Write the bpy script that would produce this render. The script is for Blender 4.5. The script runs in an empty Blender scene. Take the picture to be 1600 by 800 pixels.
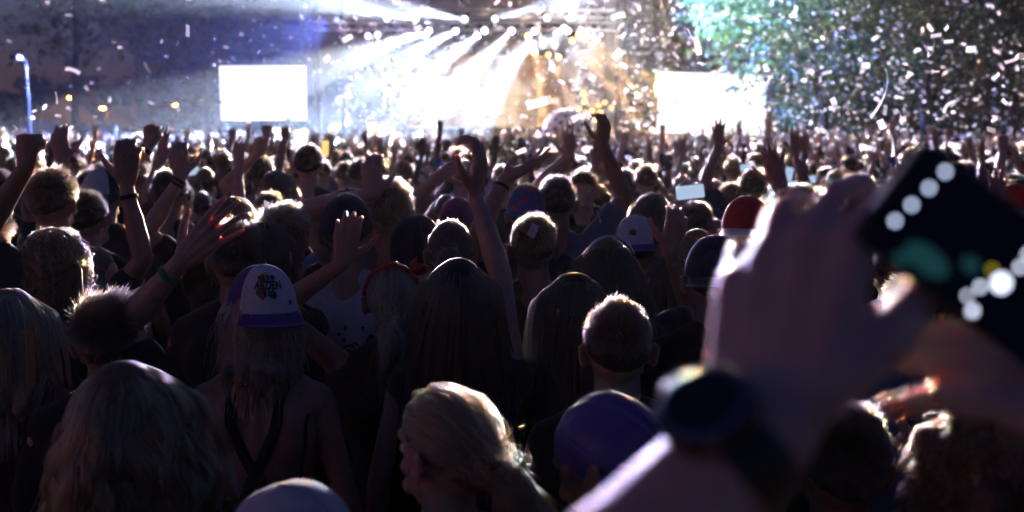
import bpy, bmesh, math, random
import numpy as np
from mathutils import Vector, Matrix, Euler
from mathutils.bvhtree import BVHTree

S = bpy.context.scene
COL = S.collection
random.seed(7)
RNG = np.random.default_rng(11)
PI = math.pi

# ------------------------------------------------------------------ camera
HC = 2.08                      # camera height, held above the heads
PITCH = math.radians(7.15)
FPX = 1600 * 35 / 36
cam_d = bpy.data.cameras.new('camera')
cam = bpy.data.objects.new('camera', cam_d); COL.objects.link(cam)
cam_d.lens = 35; cam_d.sensor_width = 36
cam_d.clip_start = 0.02; cam_d.clip_end = 2000
cam.location = (0, 0, HC)
cam.rotation_euler = (PI / 2 - PITCH, 0, 0)
cam_d.dof.use_dof = True
cam_d.dof.focus_distance = 2.75
cam_d.dof.aperture_fstop = 2.8
cam_d.dof.aperture_blades = 0
S.camera = cam

# ------------------------------------------------------------------ dusk sky
W = bpy.data.worlds.new('World'); S.world = W; W.use_nodes = True
wn = W.node_tree.nodes; wl = W.node_tree.links
sky = wn.new('ShaderNodeTexSky'); sky.sky_type = 'NISHITA'; sky.sun_disc = False
sky.sun_elevation = math.radians(1.0); sky.sun_rotation = math.radians(252); sky.ozone_density = 3.2
tint = wn.new('ShaderNodeVectorMath'); tint.operation = 'MULTIPLY'; tint.inputs[1].default_value = (1.2, .82, 1.38)   # the camera's cool white balance
wn['Background'].inputs['Strength'].default_value = 0.11
wl.new(sky.outputs[0], tint.inputs[0]); wl.new(tint.outputs[0], wn['Background'].inputs['Color'])
S.view_settings.view_transform = 'Standard'; S.view_settings.look = 'None'
S.view_settings.exposure = 0.0; S.view_settings.gamma = 1.0
S.view_settings.use_curve_mapping = False
cy = S.cycles
cy.use_denoising = True
cy.max_bounces = 4; cy.diffuse_bounces = 2; cy.glossy_bounces = 2
cy.transmission_bounces = 3; cy.volume_bounces = 0; cy.transparent_max_bounces = 8
cy.use_adaptive_sampling = True; cy.adaptive_threshold = .012; cy.adaptive_min_samples = 48
cy.sample_clamp_indirect = 4.0
cy.caustics_reflective = False; cy.caustics_refractive = False
LIGHT = 1.0                    # master dimmer of the stage desk

_fw = Vector((0, math.cos(PITCH), -math.sin(PITCH)))
_up = Vector((0, math.sin(PITCH), math.cos(PITCH)))
def at(px, py, Y):
    """The point of the place that stands Y metres ahead and is seen at photograph pixel (px, py)."""
    d = Vector((1, 0, 0)) * ((px - 800) / FPX) + _up * ((400 - py) / FPX) + _fw
    return Vector((0, 0, HC)) + d * (Y / d.y)

# ------------------------------------------------------------------ materials
def mat(name, color=(.5, .5, .5), rough=.6, metal=0, emit=None, estr=0, noise=0, nscale=20, bump=0, sss=0, objcol=False, spec=.5, sheen=0):
    m = bpy.data.materials.new(name); m.use_nodes = True
    nt = m.node_tree; b = nt.nodes['Principled BSDF']
    b.inputs['Base Color'].default_value = (*color, 1)
    b.inputs['Roughness'].default_value = rough
    b.inputs['Metallic'].default_value = metal
    b.inputs['Specular IOR Level'].default_value = spec
    src = None
    if objcol:
        oi = nt.nodes.new('ShaderNodeObjectInfo'); src = oi.outputs['Color']
    if noise or bump:
        tc = nt.nodes.new('ShaderNodeTexCoord')
        nz = nt.nodes.new('ShaderNodeTexNoise'); nz.inputs['Scale'].default_value = nscale; nz.inputs['Detail'].default_value = 5
        nt.links.new(tc.outputs['Object'], nz.inputs['Vector'])
        if noise:
            mr = nt.nodes.new('ShaderNodeMapRange')
            mr.inputs[3].default_value = 1 - noise; mr.inputs[4].default_value = 1 + noise
            mr.inputs[1].default_value = .25; mr.inputs[2].default_value = .75
            nt.links.new(nz.outputs[0], mr.inputs[0])
            mx = nt.nodes.new('ShaderNodeVectorMath'); mx.operation = 'SCALE'
            if src: nt.links.new(src, mx.inputs[0])
            else: mx.inputs[0].default_value = color
            nt.links.new(mr.outputs[0], mx.inputs['Scale']); src = mx.outputs[0]
        if bump:
            bp = nt.nodes.new('ShaderNodeBump'); bp.inputs['Strength'].default_value = bump; bp.inputs['Distance'].default_value = .01
            nt.links.new(nz.outputs[0], bp.inputs['Height']); nt.links.new(bp.outputs[0], b.inputs['Normal'])
    if src: nt.links.new(src, b.inputs['Base Color'])
    if sss:
        b.inputs['Subsurface Weight'].default_value = sss
        b.inputs['Subsurface Radius'].default_value = (1.0, .28, .12); b.inputs['Subsurface Scale'].default_value = .016
    if sheen: b.inputs['Sheen Weight'].default_value = sheen
    if emit:
        b.inputs['Emission Color'].default_value = (*emit, 1); b.inputs['Emission Strength'].default_value = estr
    return m

M = {}
M['skin'] = mat('skin', rough=.42, noise=.12, nscale=30, objcol=True, spec=.45)
M['skin_near'] = mat('skin_near', rough=.45, noise=.16, nscale=38, bump=.12, objcol=True, sss=.7, spec=.45)
M['cloth'] = mat('cloth', rough=.85, noise=.12, nscale=60, objcol=True, spec=.2, sheen=.15)
M['satin'] = mat('satin', rough=.42, noise=.1, nscale=50, objcol=True, spec=.5, sheen=.4)
M['hairmass'] = mat('hairmass', rough=.55, noise=.35, nscale=45, objcol=True, spec=.4)
M['black'] = mat('black_metal', (.02, .02, .022), .5, noise=.2)
M['blackplastic'] = mat('black_plastic', (.012, .012, .014), .35, noise=.1)
M['deck'] = mat('stage_deck', (.03, .028, .028), .6, noise=.3, nscale=3)
M['alu'] = mat('aluminium', (.5, .5, .52), .4, metal=1, noise=.1)
M['grass'] = mat('trodden_grass', (.035, .045, .02), .95, noise=.5, nscale=1.2, bump=.4)
M['bark'] = mat('bark', (.06, .048, .036), .9, noise=.4, nscale=4, bump=.6)
M['paper'] = mat('paper', (.8, .8, .8))
def leafmat(name, c, ctrans):
    m = bpy.data.materials.new(name); m.use_nodes = True; nt = m.node_tree
    b = nt.nodes['Principled BSDF']; out = nt.nodes['Material Output']
    tc = nt.nodes.new('ShaderNodeTexCoord'); nz = nt.nodes.new('ShaderNodeTexNoise'); nz.inputs['Scale'].default_value = .9; nz.inputs['Detail'].default_value = 6
    nt.links.new(tc.outputs['Object'], nz.inputs['Vector'])
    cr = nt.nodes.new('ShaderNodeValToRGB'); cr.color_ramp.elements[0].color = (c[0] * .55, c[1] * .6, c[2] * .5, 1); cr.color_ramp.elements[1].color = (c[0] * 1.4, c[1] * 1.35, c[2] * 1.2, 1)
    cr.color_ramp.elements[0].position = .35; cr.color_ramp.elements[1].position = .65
    nt.links.new(nz.outputs[0], cr.inputs[0]); nt.links.new(cr.outputs[0], b.inputs['Base Color'])
    b.inputs['Roughness'].default_value = .5
    t = nt.nodes.new('ShaderNodeBsdfTranslucent'); t.inputs[0].default_value = (*ctrans, 1)
    mx = nt.nodes.new('ShaderNodeMixShader'); mx.inputs[0].default_value = .4
    nt.links.new(b.outputs[0], mx.inputs[1]); nt.links.new(t.outputs[0], mx.inputs[2]); nt.links.new(mx.outputs[0], out.inputs[0])
    return m
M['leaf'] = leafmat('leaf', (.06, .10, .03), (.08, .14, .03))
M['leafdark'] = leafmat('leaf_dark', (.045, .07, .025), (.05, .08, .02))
def papermat():
    m = M['paper']; nt = m.node_tree; b = nt.nodes['Principled BSDF']; out = nt.nodes['Material Output']
    b.inputs['Roughness'].default_value = .6
    t = nt.nodes.new('ShaderNodeBsdfTranslucent'); t.inputs[0].default_value = (.8, .8, .8, 1)
    mx = nt.nodes.new('ShaderNodeMixShader'); mx.inputs[0].default_value = .5
    nt.links.new(b.outputs[0], mx.inputs[1]); nt.links.new(t.outputs[0], mx.inputs[2]); nt.links.new(mx.outputs[0], out.inputs[0])
papermat()
def hairmat():
    m = bpy.data.materials.new('hair_fibre'); m.use_nodes = True; nt = m.node_tree
    nt.nodes.remove(nt.nodes['Principled BSDF'])
    h = nt.nodes.new('ShaderNodeBsdfHairPrincipled'); h.model = 'CHIANG'; h.parametrization = 'COLOR'
    oi = nt.nodes.new('ShaderNodeObjectInfo')
    nt.links.new(oi.outputs['Color'], h.inputs['Color'])
    h.inputs['Roughness'].default_value = .32; h.inputs['Radial Roughness'].default_value = .45
    h.inputs['Random Roughness'].default_value = .2
    hi_ = nt.nodes.new('ShaderNodeHairInfo'); mr = nt.nodes.new('ShaderNodeMapRange'); mr.inputs[3].default_value = .3; mr.inputs[4].default_value = 1.7
    nt.links.new(hi_.outputs['Random'], mr.inputs[0]); vm_ = nt.nodes.new('ShaderNodeVectorMath'); vm_.operation = 'SCALE'
    nt.links.new(oi.outputs['Color'], vm_.inputs[0]); nt.links.new(mr.outputs[0], vm_.inputs['Scale']); nt.links.new(vm_.outputs[0], h.inputs['Color'])
    nt.links.new(h.outputs[0], nt.nodes['Material Output'].inputs[0])
    return m
M['fibre'] = hairmat()
def glow(name, c, s, spread=None):
    m = bpy.data.materials.new(name); m.use_nodes = True; nt = m.node_tree
    nt.nodes.remove(nt.nodes['Principled BSDF'])
    e = nt.nodes.new('ShaderNodeEmission'); e.inputs[0].default_value = (*c, 1); e.inputs[1].default_value = s
    nt.links.new(e.outputs[0], nt.nodes['Material Output'].inputs[0])
    return m

# ------------------------------------------------------------------ object helpers
def link(name, me, m=None, parent=None, smooth=False, color=None):
    o = bpy.data.objects.new(name, me); COL.objects.link(o)
    if m is not None and me is not None and len(me.materials) == 0: me.materials.append(m)
    if parent is not None: o.parent = parent
    if smooth and len(me.polygons): me.polygons.foreach_set('use_smooth', [True] * len(me.polygons))
    if color: o.color = (*color, 1)
    return o
def tag(o, label=None, cat=None, group=None, kind=None):
    if label: o['label'] = label
    if cat: o['category'] = cat
    if group: o['group'] = group
    if kind: o['kind'] = kind
    return o
def empty(name, loc=(0, 0, 0), rz=0, sc=1):
    o = bpy.data.objects.new(name, None); COL.objects.link(o)
    o.location = loc; o.rotation_euler = (0, 0, rz); o.scale = (sc, sc, sc); o.empty_display_size = .1
    return o
def mesh(name, V, F):
    me = bpy.data.meshes.new(name); me.from_pydata([tuple(v) for v in V], [], F); me.update(); return me
class MB:
    """Collects boxes, bars, tubes and discs into ONE mesh."""
    def __init__(s): s.V = []; s.F = []
    def add(s, V, F):
        n = len(s.V); s.V += [tuple(v) for v in V]; s.F += [tuple(i + n for i in f) for f in F]; return s
    def box(s, a, b, R=None):
        V = [(x, y, z) for z in (a[2], b[2]) for y in (a[1], b[1]) for x in (a[0], b[0])]
        if R is not None: V = [R @ Vector(v) for v in V]
        return s.add(V, [(0, 2, 3, 1), (4, 5, 7, 6), (0, 1, 5, 4), (2, 6, 7, 3), (0, 4, 6, 2), (1, 3, 7, 5)])
    def tube(s, pts, r, n=6, caps=True):
        pts = [Vector(p) for p in pts]; rs = r if isinstance(r, (list, tuple)) else [r] * len(pts)
        rings = []; base = len(s.V)
        for i, p in enumerate(pts):
            t = (pts[min(i + 1, len(pts) - 1)] - pts[max(i - 1, 0)]).normalized()
            u = t.cross(Vector((0, 0, 1)) if abs(t.z) < .9 else Vector((1, 0, 0))).normalized(); v = t.cross(u)
            for k in range(n):
                a = 2 * PI * k / n; s.V.append(tuple(p + (u * math.cos(a) + v * math.sin(a)) * rs[i]))
        for i in range(len(pts) - 1):
            for k in range(n):
                a = base + i * n; b = a + n
                s.F.append((a + k, a + (k + 1) % n, b + (k + 1) % n, b + k))
        if caps:
            s.F.append(tuple(base + k for k in range(n))[::-1]); e = base + (len(pts) - 1) * n; s.F.append(tuple(e + k for k in range(n)))
        return s
    def build(s, name, m, parent=None, smooth=False, color=None):
        return link(name, mesh(name, s.V, s.F), m, parent, smooth, color)

# ------------------------------------------------------------------ organic shapes: volumes fused by a voxel remesh
def ell(c, r, R=None, n=12):
    V = []; F = []; c = Vector(c)
    for i in range(1, n):
        th = PI * i / n
        for j in range(n):
            ph = 2 * PI * j / n
            v = Vector((r[0] * math.sin(th) * math.cos(ph), r[1] * math.sin(th) * math.sin(ph), r[2] * math.cos(th)))
            V.append(c + (R @ v if R is not None else v))
    t = len(V); V.append(c + (R @ Vector((0, 0, r[2])) if R is not None else Vector((0, 0, r[2])))); V.append(c - (R @ Vector((0, 0, r[2])) if R is not None else Vector((0, 0, r[2]))))
    for i in range(n - 2):
        for j in range(n): F.append((i * n + j, (i + 1) * n + j, (i + 1) * n + (j + 1) % n, i * n + (j + 1) % n))
    for j in range(n):
        F.append((t, j, (j + 1) % n)); F.append((t + 1, (n - 2) * n + (j + 1) % n, (n - 2) * n + j))
    return V, F
def tap(a, b, ra, rb, n=12):
    a = Vector(a); b = Vector(b); d = b - a; L = max(d.length, 1e-6); d /= L
    u = d.cross(Vector((0, 0, 1)) if abs(d.z) < .9 else Vector((1, 0, 0))).normalized(); v = d.cross(u)
    prof = [(-ra * math.cos(q), ra * math.sin(q)) for q in (.45, .95)] + [(0, ra), (L, rb)] + [(L + rb * math.cos(q), rb * math.sin(q)) for q in (.95, .45)]
    V = []; F = []
    for t, r in prof:
        for k in range(n):
            q = 2 * PI * k / n; V.append(a + d * t + (u * math.cos(q) + v * math.sin(q)) * r)
    m = len(prof)
    for i in range(m - 1):
        for k in range(n): F.append((i * n + k, i * n + (k + 1) % n, (i + 1) * n + (k + 1) % n, (i + 1) * n + k))
    p = len(V); V.append(a - d * ra); V.append(b + d * rb)
    for k in range(n):
        F.append((p, (k + 1) % n, k)); F.append((p + 1, (m - 1) * n + k, (m - 1) * n + (k + 1) % n))
    return V, F
JOBS = {}
def job(key, prims, voxel, smooth=5, post=None):
    if key in JOBS: return key
    JOBS[key] = (prims, voxel, smooth, post); return key
MESHES = {}
def run_jobs():
    objs = {}
    for k, (prims, vox, sm, post) in JOBS.items():
        mb = MB()
        for V, F in prims: mb.add(V, F)
        o = bpy.data.objects.new('tmp', mesh('tmp', mb.V, mb.F)); COL.objects.link(o)
        r = o.modifiers.new('r', 'REMESH'); r.mode = 'VOXEL'; r.voxel_size = vox; r.use_smooth_shade = True
        if sm: s = o.modifiers.new('s', 'SMOOTH'); s.iterations = sm; s.factor = .5
        objs[k] = o
    dg = bpy.context.evaluated_depsgraph_get()
    for k, o in objs.items():
        me = bpy.data.meshes.new_from_object(o.evaluated_get(dg)); MESHES[k] = me
        post = JOBS[k][3]
        if post: post(me)
        me.polygons.foreach_set('use_smooth', [True] * len(me.polygons))
        old = o.data; bpy.data.objects.remove(o); bpy.data.meshes.remove(old)
    JOBS.clear()
def coords(me):
    a = np.empty(len(me.vertices) * 3, np.float32); me.vertices.foreach_get('co', a); return a.reshape(-1, 3)
def setco(me, a):
    me.vertices.foreach_set('co', np.ascontiguousarray(a, np.float32).ravel()); me.update()
def cut(me, keep):
    """Drops the vertices whose mask is False."""
    bm = bmesh.new(); bm.from_mesh(me); bm.verts.ensure_lookup_table()
    bmesh.ops.delete(bm, geom=[bm.verts[i] for i in np.nonzero(~keep)[0]], context='VERTS')
    bm.to_mesh(me); bm.free(); me.update()
def joinme(name, parts):
    V = []; F = []; n = 0
    for me in parts:
        c = coords(me); V.append(c)
        ls = np.empty(len(me.loops), np.int32); me.loops.foreach_get('vertex_index', ls)
        st = [p.loop_start for p in me.polygons]; tt = [p.loop_total for p in me.polygons]
        F += [tuple(int(q) + n for q in ls[a:a + b]) for a, b in zip(st, tt)]
        n += len(c)
    me = bpy.data.meshes.new(name); me.from_pydata(np.concatenate(V).tolist(), [], F)
    me.polygons.foreach_set('use_smooth', [True] * len(me.polygons)); me.update(); return me
def wavenoise(p, sc, seed, oct=3):
    r = np.random.default_rng(seed); out = np.zeros(len(p))
    for o in range(oct):
        for _ in range(4):
            k = r.normal(size=3) * sc * (1.9 ** o); out += np.sin(p @ k + r.uniform(0, 6.3)) / (1.7 ** o)
    return out / 6

# ------------------------------------------------------------------ people
PIV = Vector((0, .0, 1.555)); HCEN = Vector((0, -.002, 1.655)); HRAD = np.array((.0745, .094, .097))
def headrot(yaw=0, pitch=0, roll=0):
    return Euler((math.radians(pitch), math.radians(roll), math.radians(yaw)), 'XYZ').to_matrix()
def head_prims(Rh, fem):
    h = lambda p: PIV + Rh @ (Vector(p) - PIV)
    w = .94 if fem else 1
    P = [ell(h(HCEN), tuple(HRAD * (w, 1, 1)), Rh, 18), ell(h((0, .028, 1.605)), (.056 * w, .066, .083), Rh), ell(h((0, .066, 1.556)), (.024, .022, .022), Rh),
         tap(h((-.03, .07, 1.575)), h((.03, .07, 1.575)), .018, .018), tap(h((-.032, .080, 1.668)), h((.032, .080, 1.668)), .014, .014),
         tap(h((0, .088, 1.655)), h((0, .109, 1.618)), .009, .0125), ell(h((0, .1, 1.612)), (.018, .012, .009), Rh),
         ell(h((0, .088, 1.582)), (.024, .012, .006), Rh), ell(h((0, .086, 1.570)), (.021, .012, .007), Rh),
         ell(h((-.034, .066, 1.612)), (.02, .018, .018), Rh), ell(h((.034, .066, 1.612)), (.02, .018, .018), Rh)]
    for s in (-1, 1):
        Re = Rh @ Euler((.15, 0, s * .42)).to_matrix()
        P.append(ell(h((s * .087 * w, -.012, 1.632)), (.0070, .0195, .0335), Re))
        P.append(tap(h((s * .07 * w, .004, 1.62)), h((s * .082 * w, 0, 1.615)), .012, .01))
        P.append(tap(h((s * .096 * w, -.026, 1.655)), h((s * .092 * w, -.020, 1.615)), .0058, .0055, 8))
    return P
def torso_prims(fem, inf=0.0, neck=True, Rh=None):
    w = .90 if fem else 1.0; hw = 1.04 if fem else 1.0
    P = [ell((0, 0, .95), (.165 * hw + inf, .118 + inf, .13), None), ell((0, .0, 1.09), (.14 * w + inf, .10 + inf, .15), None),
         ell((0, .0, 1.28), (.165 * w + inf, .112 + inf, .175 + inf), None), ell((-.085 * w, -.035, 1.34), (.08 + inf, .075 + inf, .11)), ell((.085 * w, -.035, 1.34), (.08 + inf, .075 + inf, .11)),
         tap((-.15 * w, -.005, 1.405), (.15 * w, -.005, 1.405), .06 + inf, .06 + inf)]
    for s in (-1, 1): P.append(tap((s * .135 * w, -.008, 1.425), (s * .035, -.012, 1.495), .043 + inf, .036 + inf * .6))
    if fem:
        for s in (-1, 1): P.append(ell((s * .075, .095, 1.27), (.062 + inf, .055 + inf, .062 + inf)))
    if neck:
        top = PIV + (Rh @ Vector((0, .005, .04)) if Rh is not None else Vector((0, .005, .04)))
        r = .048 if fem else .057
        P.append(tap((0, -.018, 1.42), top, r + .006, r))
    return P
def leg_prims(inf=0.0):
    P = [ell((0, 0, .93), (.165 + inf, .115 + inf, .12))]
    for s in (-1, 1):
        P += [tap((s * .085, 0, .9), (s * .095, .015, .5), .082 + inf, .056 + inf), tap((s * .095, .015, .5), (s * .1, -.025, .09), .055 + inf, .038 + inf)]
        if not inf: P += [tap((s * .1, -.04, .045), (s * .11, .14, .03), .04, .03)]
    return P
def bone_dirs(y, z, sx):
    """Hand frame: y along the fingers, z out of the back of the hand, x towards the thumb of a left (sx=+1) or right hand."""
    y = Vector(y).normalized(); z = Vector(z); z = (z - y * z.dot(y)).normalized(); x = y.cross(z) * sx
    return x, y, z
CURLS = {'open': (4, 8, 6, 1.0), 'relaxed': (28, 32, 20, .55), 'fist': (78, 92, 55, .25), 'half': (38, 46, 28, .7), 'point': (72, 85, 50, .3), 'droop': (22, 55, 40, .35), 'grip': (44, 30, 14, .95), 'reach': (16, 26, 16, 1.25), 'close': (16, 24, 16, .15), 'horns': (75, 88, 50, .4)}
def hand_prims(Wp, y, z, sx, pose='open', k=1.0, thumb=None):
    X, Y, Z = bone_dirs(y, z, sx); Wp = Vector(Wp)
    P = []; c = CURLS[pose]
    Q = lambda x, y_, z_: Wp + (X * x + Y * y_ + Z * z_) * k
    kn = [(.031, .094, .004), (.0105, .099, .007), (-.0105, .094, .006), (-.0295, .085, .0)]
    wr = [(.017, .012, 0), (.006, .01, .002), (-.006, .01, .002), (-.017, .012, 0)]
    for a, b in zip(wr, kn): P.append(tap(Q(*a), Q(*b), .0155 * k, .0122 * k, 8))
    P.append(ell(Q(.0, .05, -.006), (.036 * k, .042 * k, .0135 * k), Matrix((X, Y, Z)).transposed(), 10))
    L = [(.043, .027, .021), (.048, .031, .023), (.045, .029, .022), (.036, .022, .019)]
    fan = [9, 2, -5, -13]
    for i in range(4):
        cc = list(c[:3]); f = fan[i] * c[3]
        if pose == 'point' and i == 0: cc = [4, 6, 4]
        if pose == 'horns' and i in (0, 3): cc = [4, 8, 6]
        p = Vector(kn[i]); ang = 0; rr = .0103 if i < 3 else .0089
        for j in range(3):
            ang += math.radians(cc[j] * (1 + .1 * math.sin(i * 2.1 + j)))
            fr = math.radians(f)
            d = Vector((math.sin(fr) * math.cos(ang), math.cos(fr) * math.cos(ang), -math.sin(ang)))
            q = p + d * L[i][j]
            P.append(tap(Q(*p), Q(*q), rr * k, (rr - .0011) * k, 8)); p = q; rr -= .0011
    tb = thumb or {'fist': [(.45, .85, -.35), (-.25, .85, -.45), (-.75, .4, -.35)], 'point': [(.45, .85, -.35), (-.2, .85, -.5), (-.75, .4, -.35)], 'grip': [(.7, .55, -.45), (.35, .85, -.4), (.25, .9, -.25)]}.get(pose, [(.82, .52, -.25), (.62, .76, -.18), (.5, .85, -.15)])
    p = Vector((.02, .022, -.006)); rr = .0165
    for d, l in zip(tb, (.042, .033, .027)):
        d = Vector(d).normalized(); q = p + d * l
        P.append(tap(Q(*p), Q(*q), rr * k, (rr - .0030) * k, 8)); p = q; rr -= .0032
    return P
def ik(Sh, Wt, hint, l1=.285, l2=.255):
    Sh = Vector(Sh); Wt = Vector(Wt); d = Wt - Sh; D = d.length; mx = (l1 + l2) * .995
    if D > mx: Wt = Sh + d * (mx / D); d = Wt - Sh; D = mx
    u = d / D; a = (l1 * l1 - l2 * l2 + D * D) / (2 * D); h = math.sqrt(max(l1 * l1 - a * a, 0))
    b = Vector(hint); b = b - u * b.dot(u)
    b = b.normalized() if b.length > 1e-4 else Vector((1, 0, 0))
    return Sh + u * a + b * h, Wt
def arm_prims(side, Wt, hint, fem, hy, hz, pose, k=1.0, thick=1.0, thumb=None):
    """side -1 left / +1 right (facing +Y). Returns volumes plus the joints."""
    w = .90 if fem else 1; t = (.86 if fem else 1.0) * thick
    Sh = Vector((side * .172 * w, -.005, 1.40))
    up = (Vector(Wt) - Sh).normalized().z
    if up > .3: Sh += Vector((-side * .012, 0, .03 * up))
    E, Wp = ik(Sh, Wt, hint)
    u = (E - Sh).normalized(); f = (Wp - E).normalized()
    P = [tap(Sh, Sh + u * .11, .055 * t, .046 * t), tap(Sh + u * .08, E, .047 * t, .038 * t), tap(E, E + f * .08, .0385 * t, .041 * t), tap(E + f * .07, E + f * .17, .0415 * t, .032 * t), tap(E + f * .16, Wp, .032 * t, .0255 * t)]
    if up > .3: P.append(tap((side * .10 * w, -.01, 1.34), Sh + u * .05, .07 * t, .05 * t))
    P += hand_prims(Wp, hy, hz, -side, pose, k, thumb)
    return P, (Sh, E, Wp)
def down_arm(side): return dict(W=(side * .25, .10, .90), hint=(side * .3, -1, 0), hy=(0, .25, -1), hz=(side, 0, 0), pose='relaxed')
def front_arm(side): return dict(W=(side * .10, .30, 1.15), hint=(side * .8, -.3, -1), hy=(-side * .5, .7, .3), hz=(0, .5, .5), pose='relaxed')

def body_jobs(key, fem, arms, Rh, vt=.010, va=.006, sm=4, sleeve='short', shirt=True, thick=1.0, va_down=.012):
    """Queues the remesh jobs of one figure; build_body() joins them afterwards."""
    info = dict(fem=fem, Rh=Rh, joints={})
    job(key + ':core', torso_prims(fem, 0, True, Rh) , vt, sm + 2)
    job(key + ':head', head_prims(Rh, fem) + [tap((0, -.018, 1.46), PIV + Rh @ Vector((0, .005, .04)), .05 if fem else .058, .048 if fem else .057)], vt * .55, 3)
    job('legs', leg_prims(), .02, 4)
    job('legs_cloth', leg_prims(.012), .02, 3, lambda me: cut(me, coords(me)[:, 2] > .06))
    sp = torso_prims(fem, .016, False)
    for side in (-1, 1):
        a = arms.get(side) or down_arm(side)
        P, J = arm_prims(side, a['W'], a['hint'], fem, a['hy'], a['hz'], a['pose'], a.get('k', 1.0), thick, a.get('thumb'))
        info['joints'][side] = J
        job(f'{key}:arm{side}', P, va if arms.get(side) and not a.get('low') else va_down, 2)
        Sh, E, Wp = J; u = (E - Sh).normalized(); t = (.86 if fem else 1) * thick
        if sleeve == 'short': sp += [tap(Sh - Vector((side * .05, 0, .01)), Sh + u * .10, .074 * t, .066 * t), tap(Sh + u * .08, Sh + u * .19, .065 * t, .063 * t)]
        elif sleeve == 'long': sp += [tap(Sh - Vector((side * .05, 0, .01)), Sh + u * .12, .068 * t, .056 * t), tap(Sh + u * .1, E, .055 * t, .05 * t), tap(E, Wp, .05 * t, .037 * t)]
    if shirt:
        sd = hash(key) % 1000 if False else sum(map(ord, key))
        def folds(me, sd=sd):
            c = coords(me); n = np.empty(len(c) * 3, np.float32); me.vertices.foreach_get('normal', n); n = n.reshape(-1, 3)
            q = c * (1, 1, .55)
            setco(me, c + n * (wavenoise(q, 17, sd, 3) * .009)[:, None])
        job(key + ':shirt', sp, .011 if vt < .012 else .018, 3, folds)
    info['shirt'] = shirt
    return info
def build_body(key, info):
    MESHES[key] = joinme('body', [MESHES[key + ':core'], MESHES[key + ':head'], MESHES['legs'], MESHES[key + ':arm-1'], MESHES[key + ':arm1']])

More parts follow.
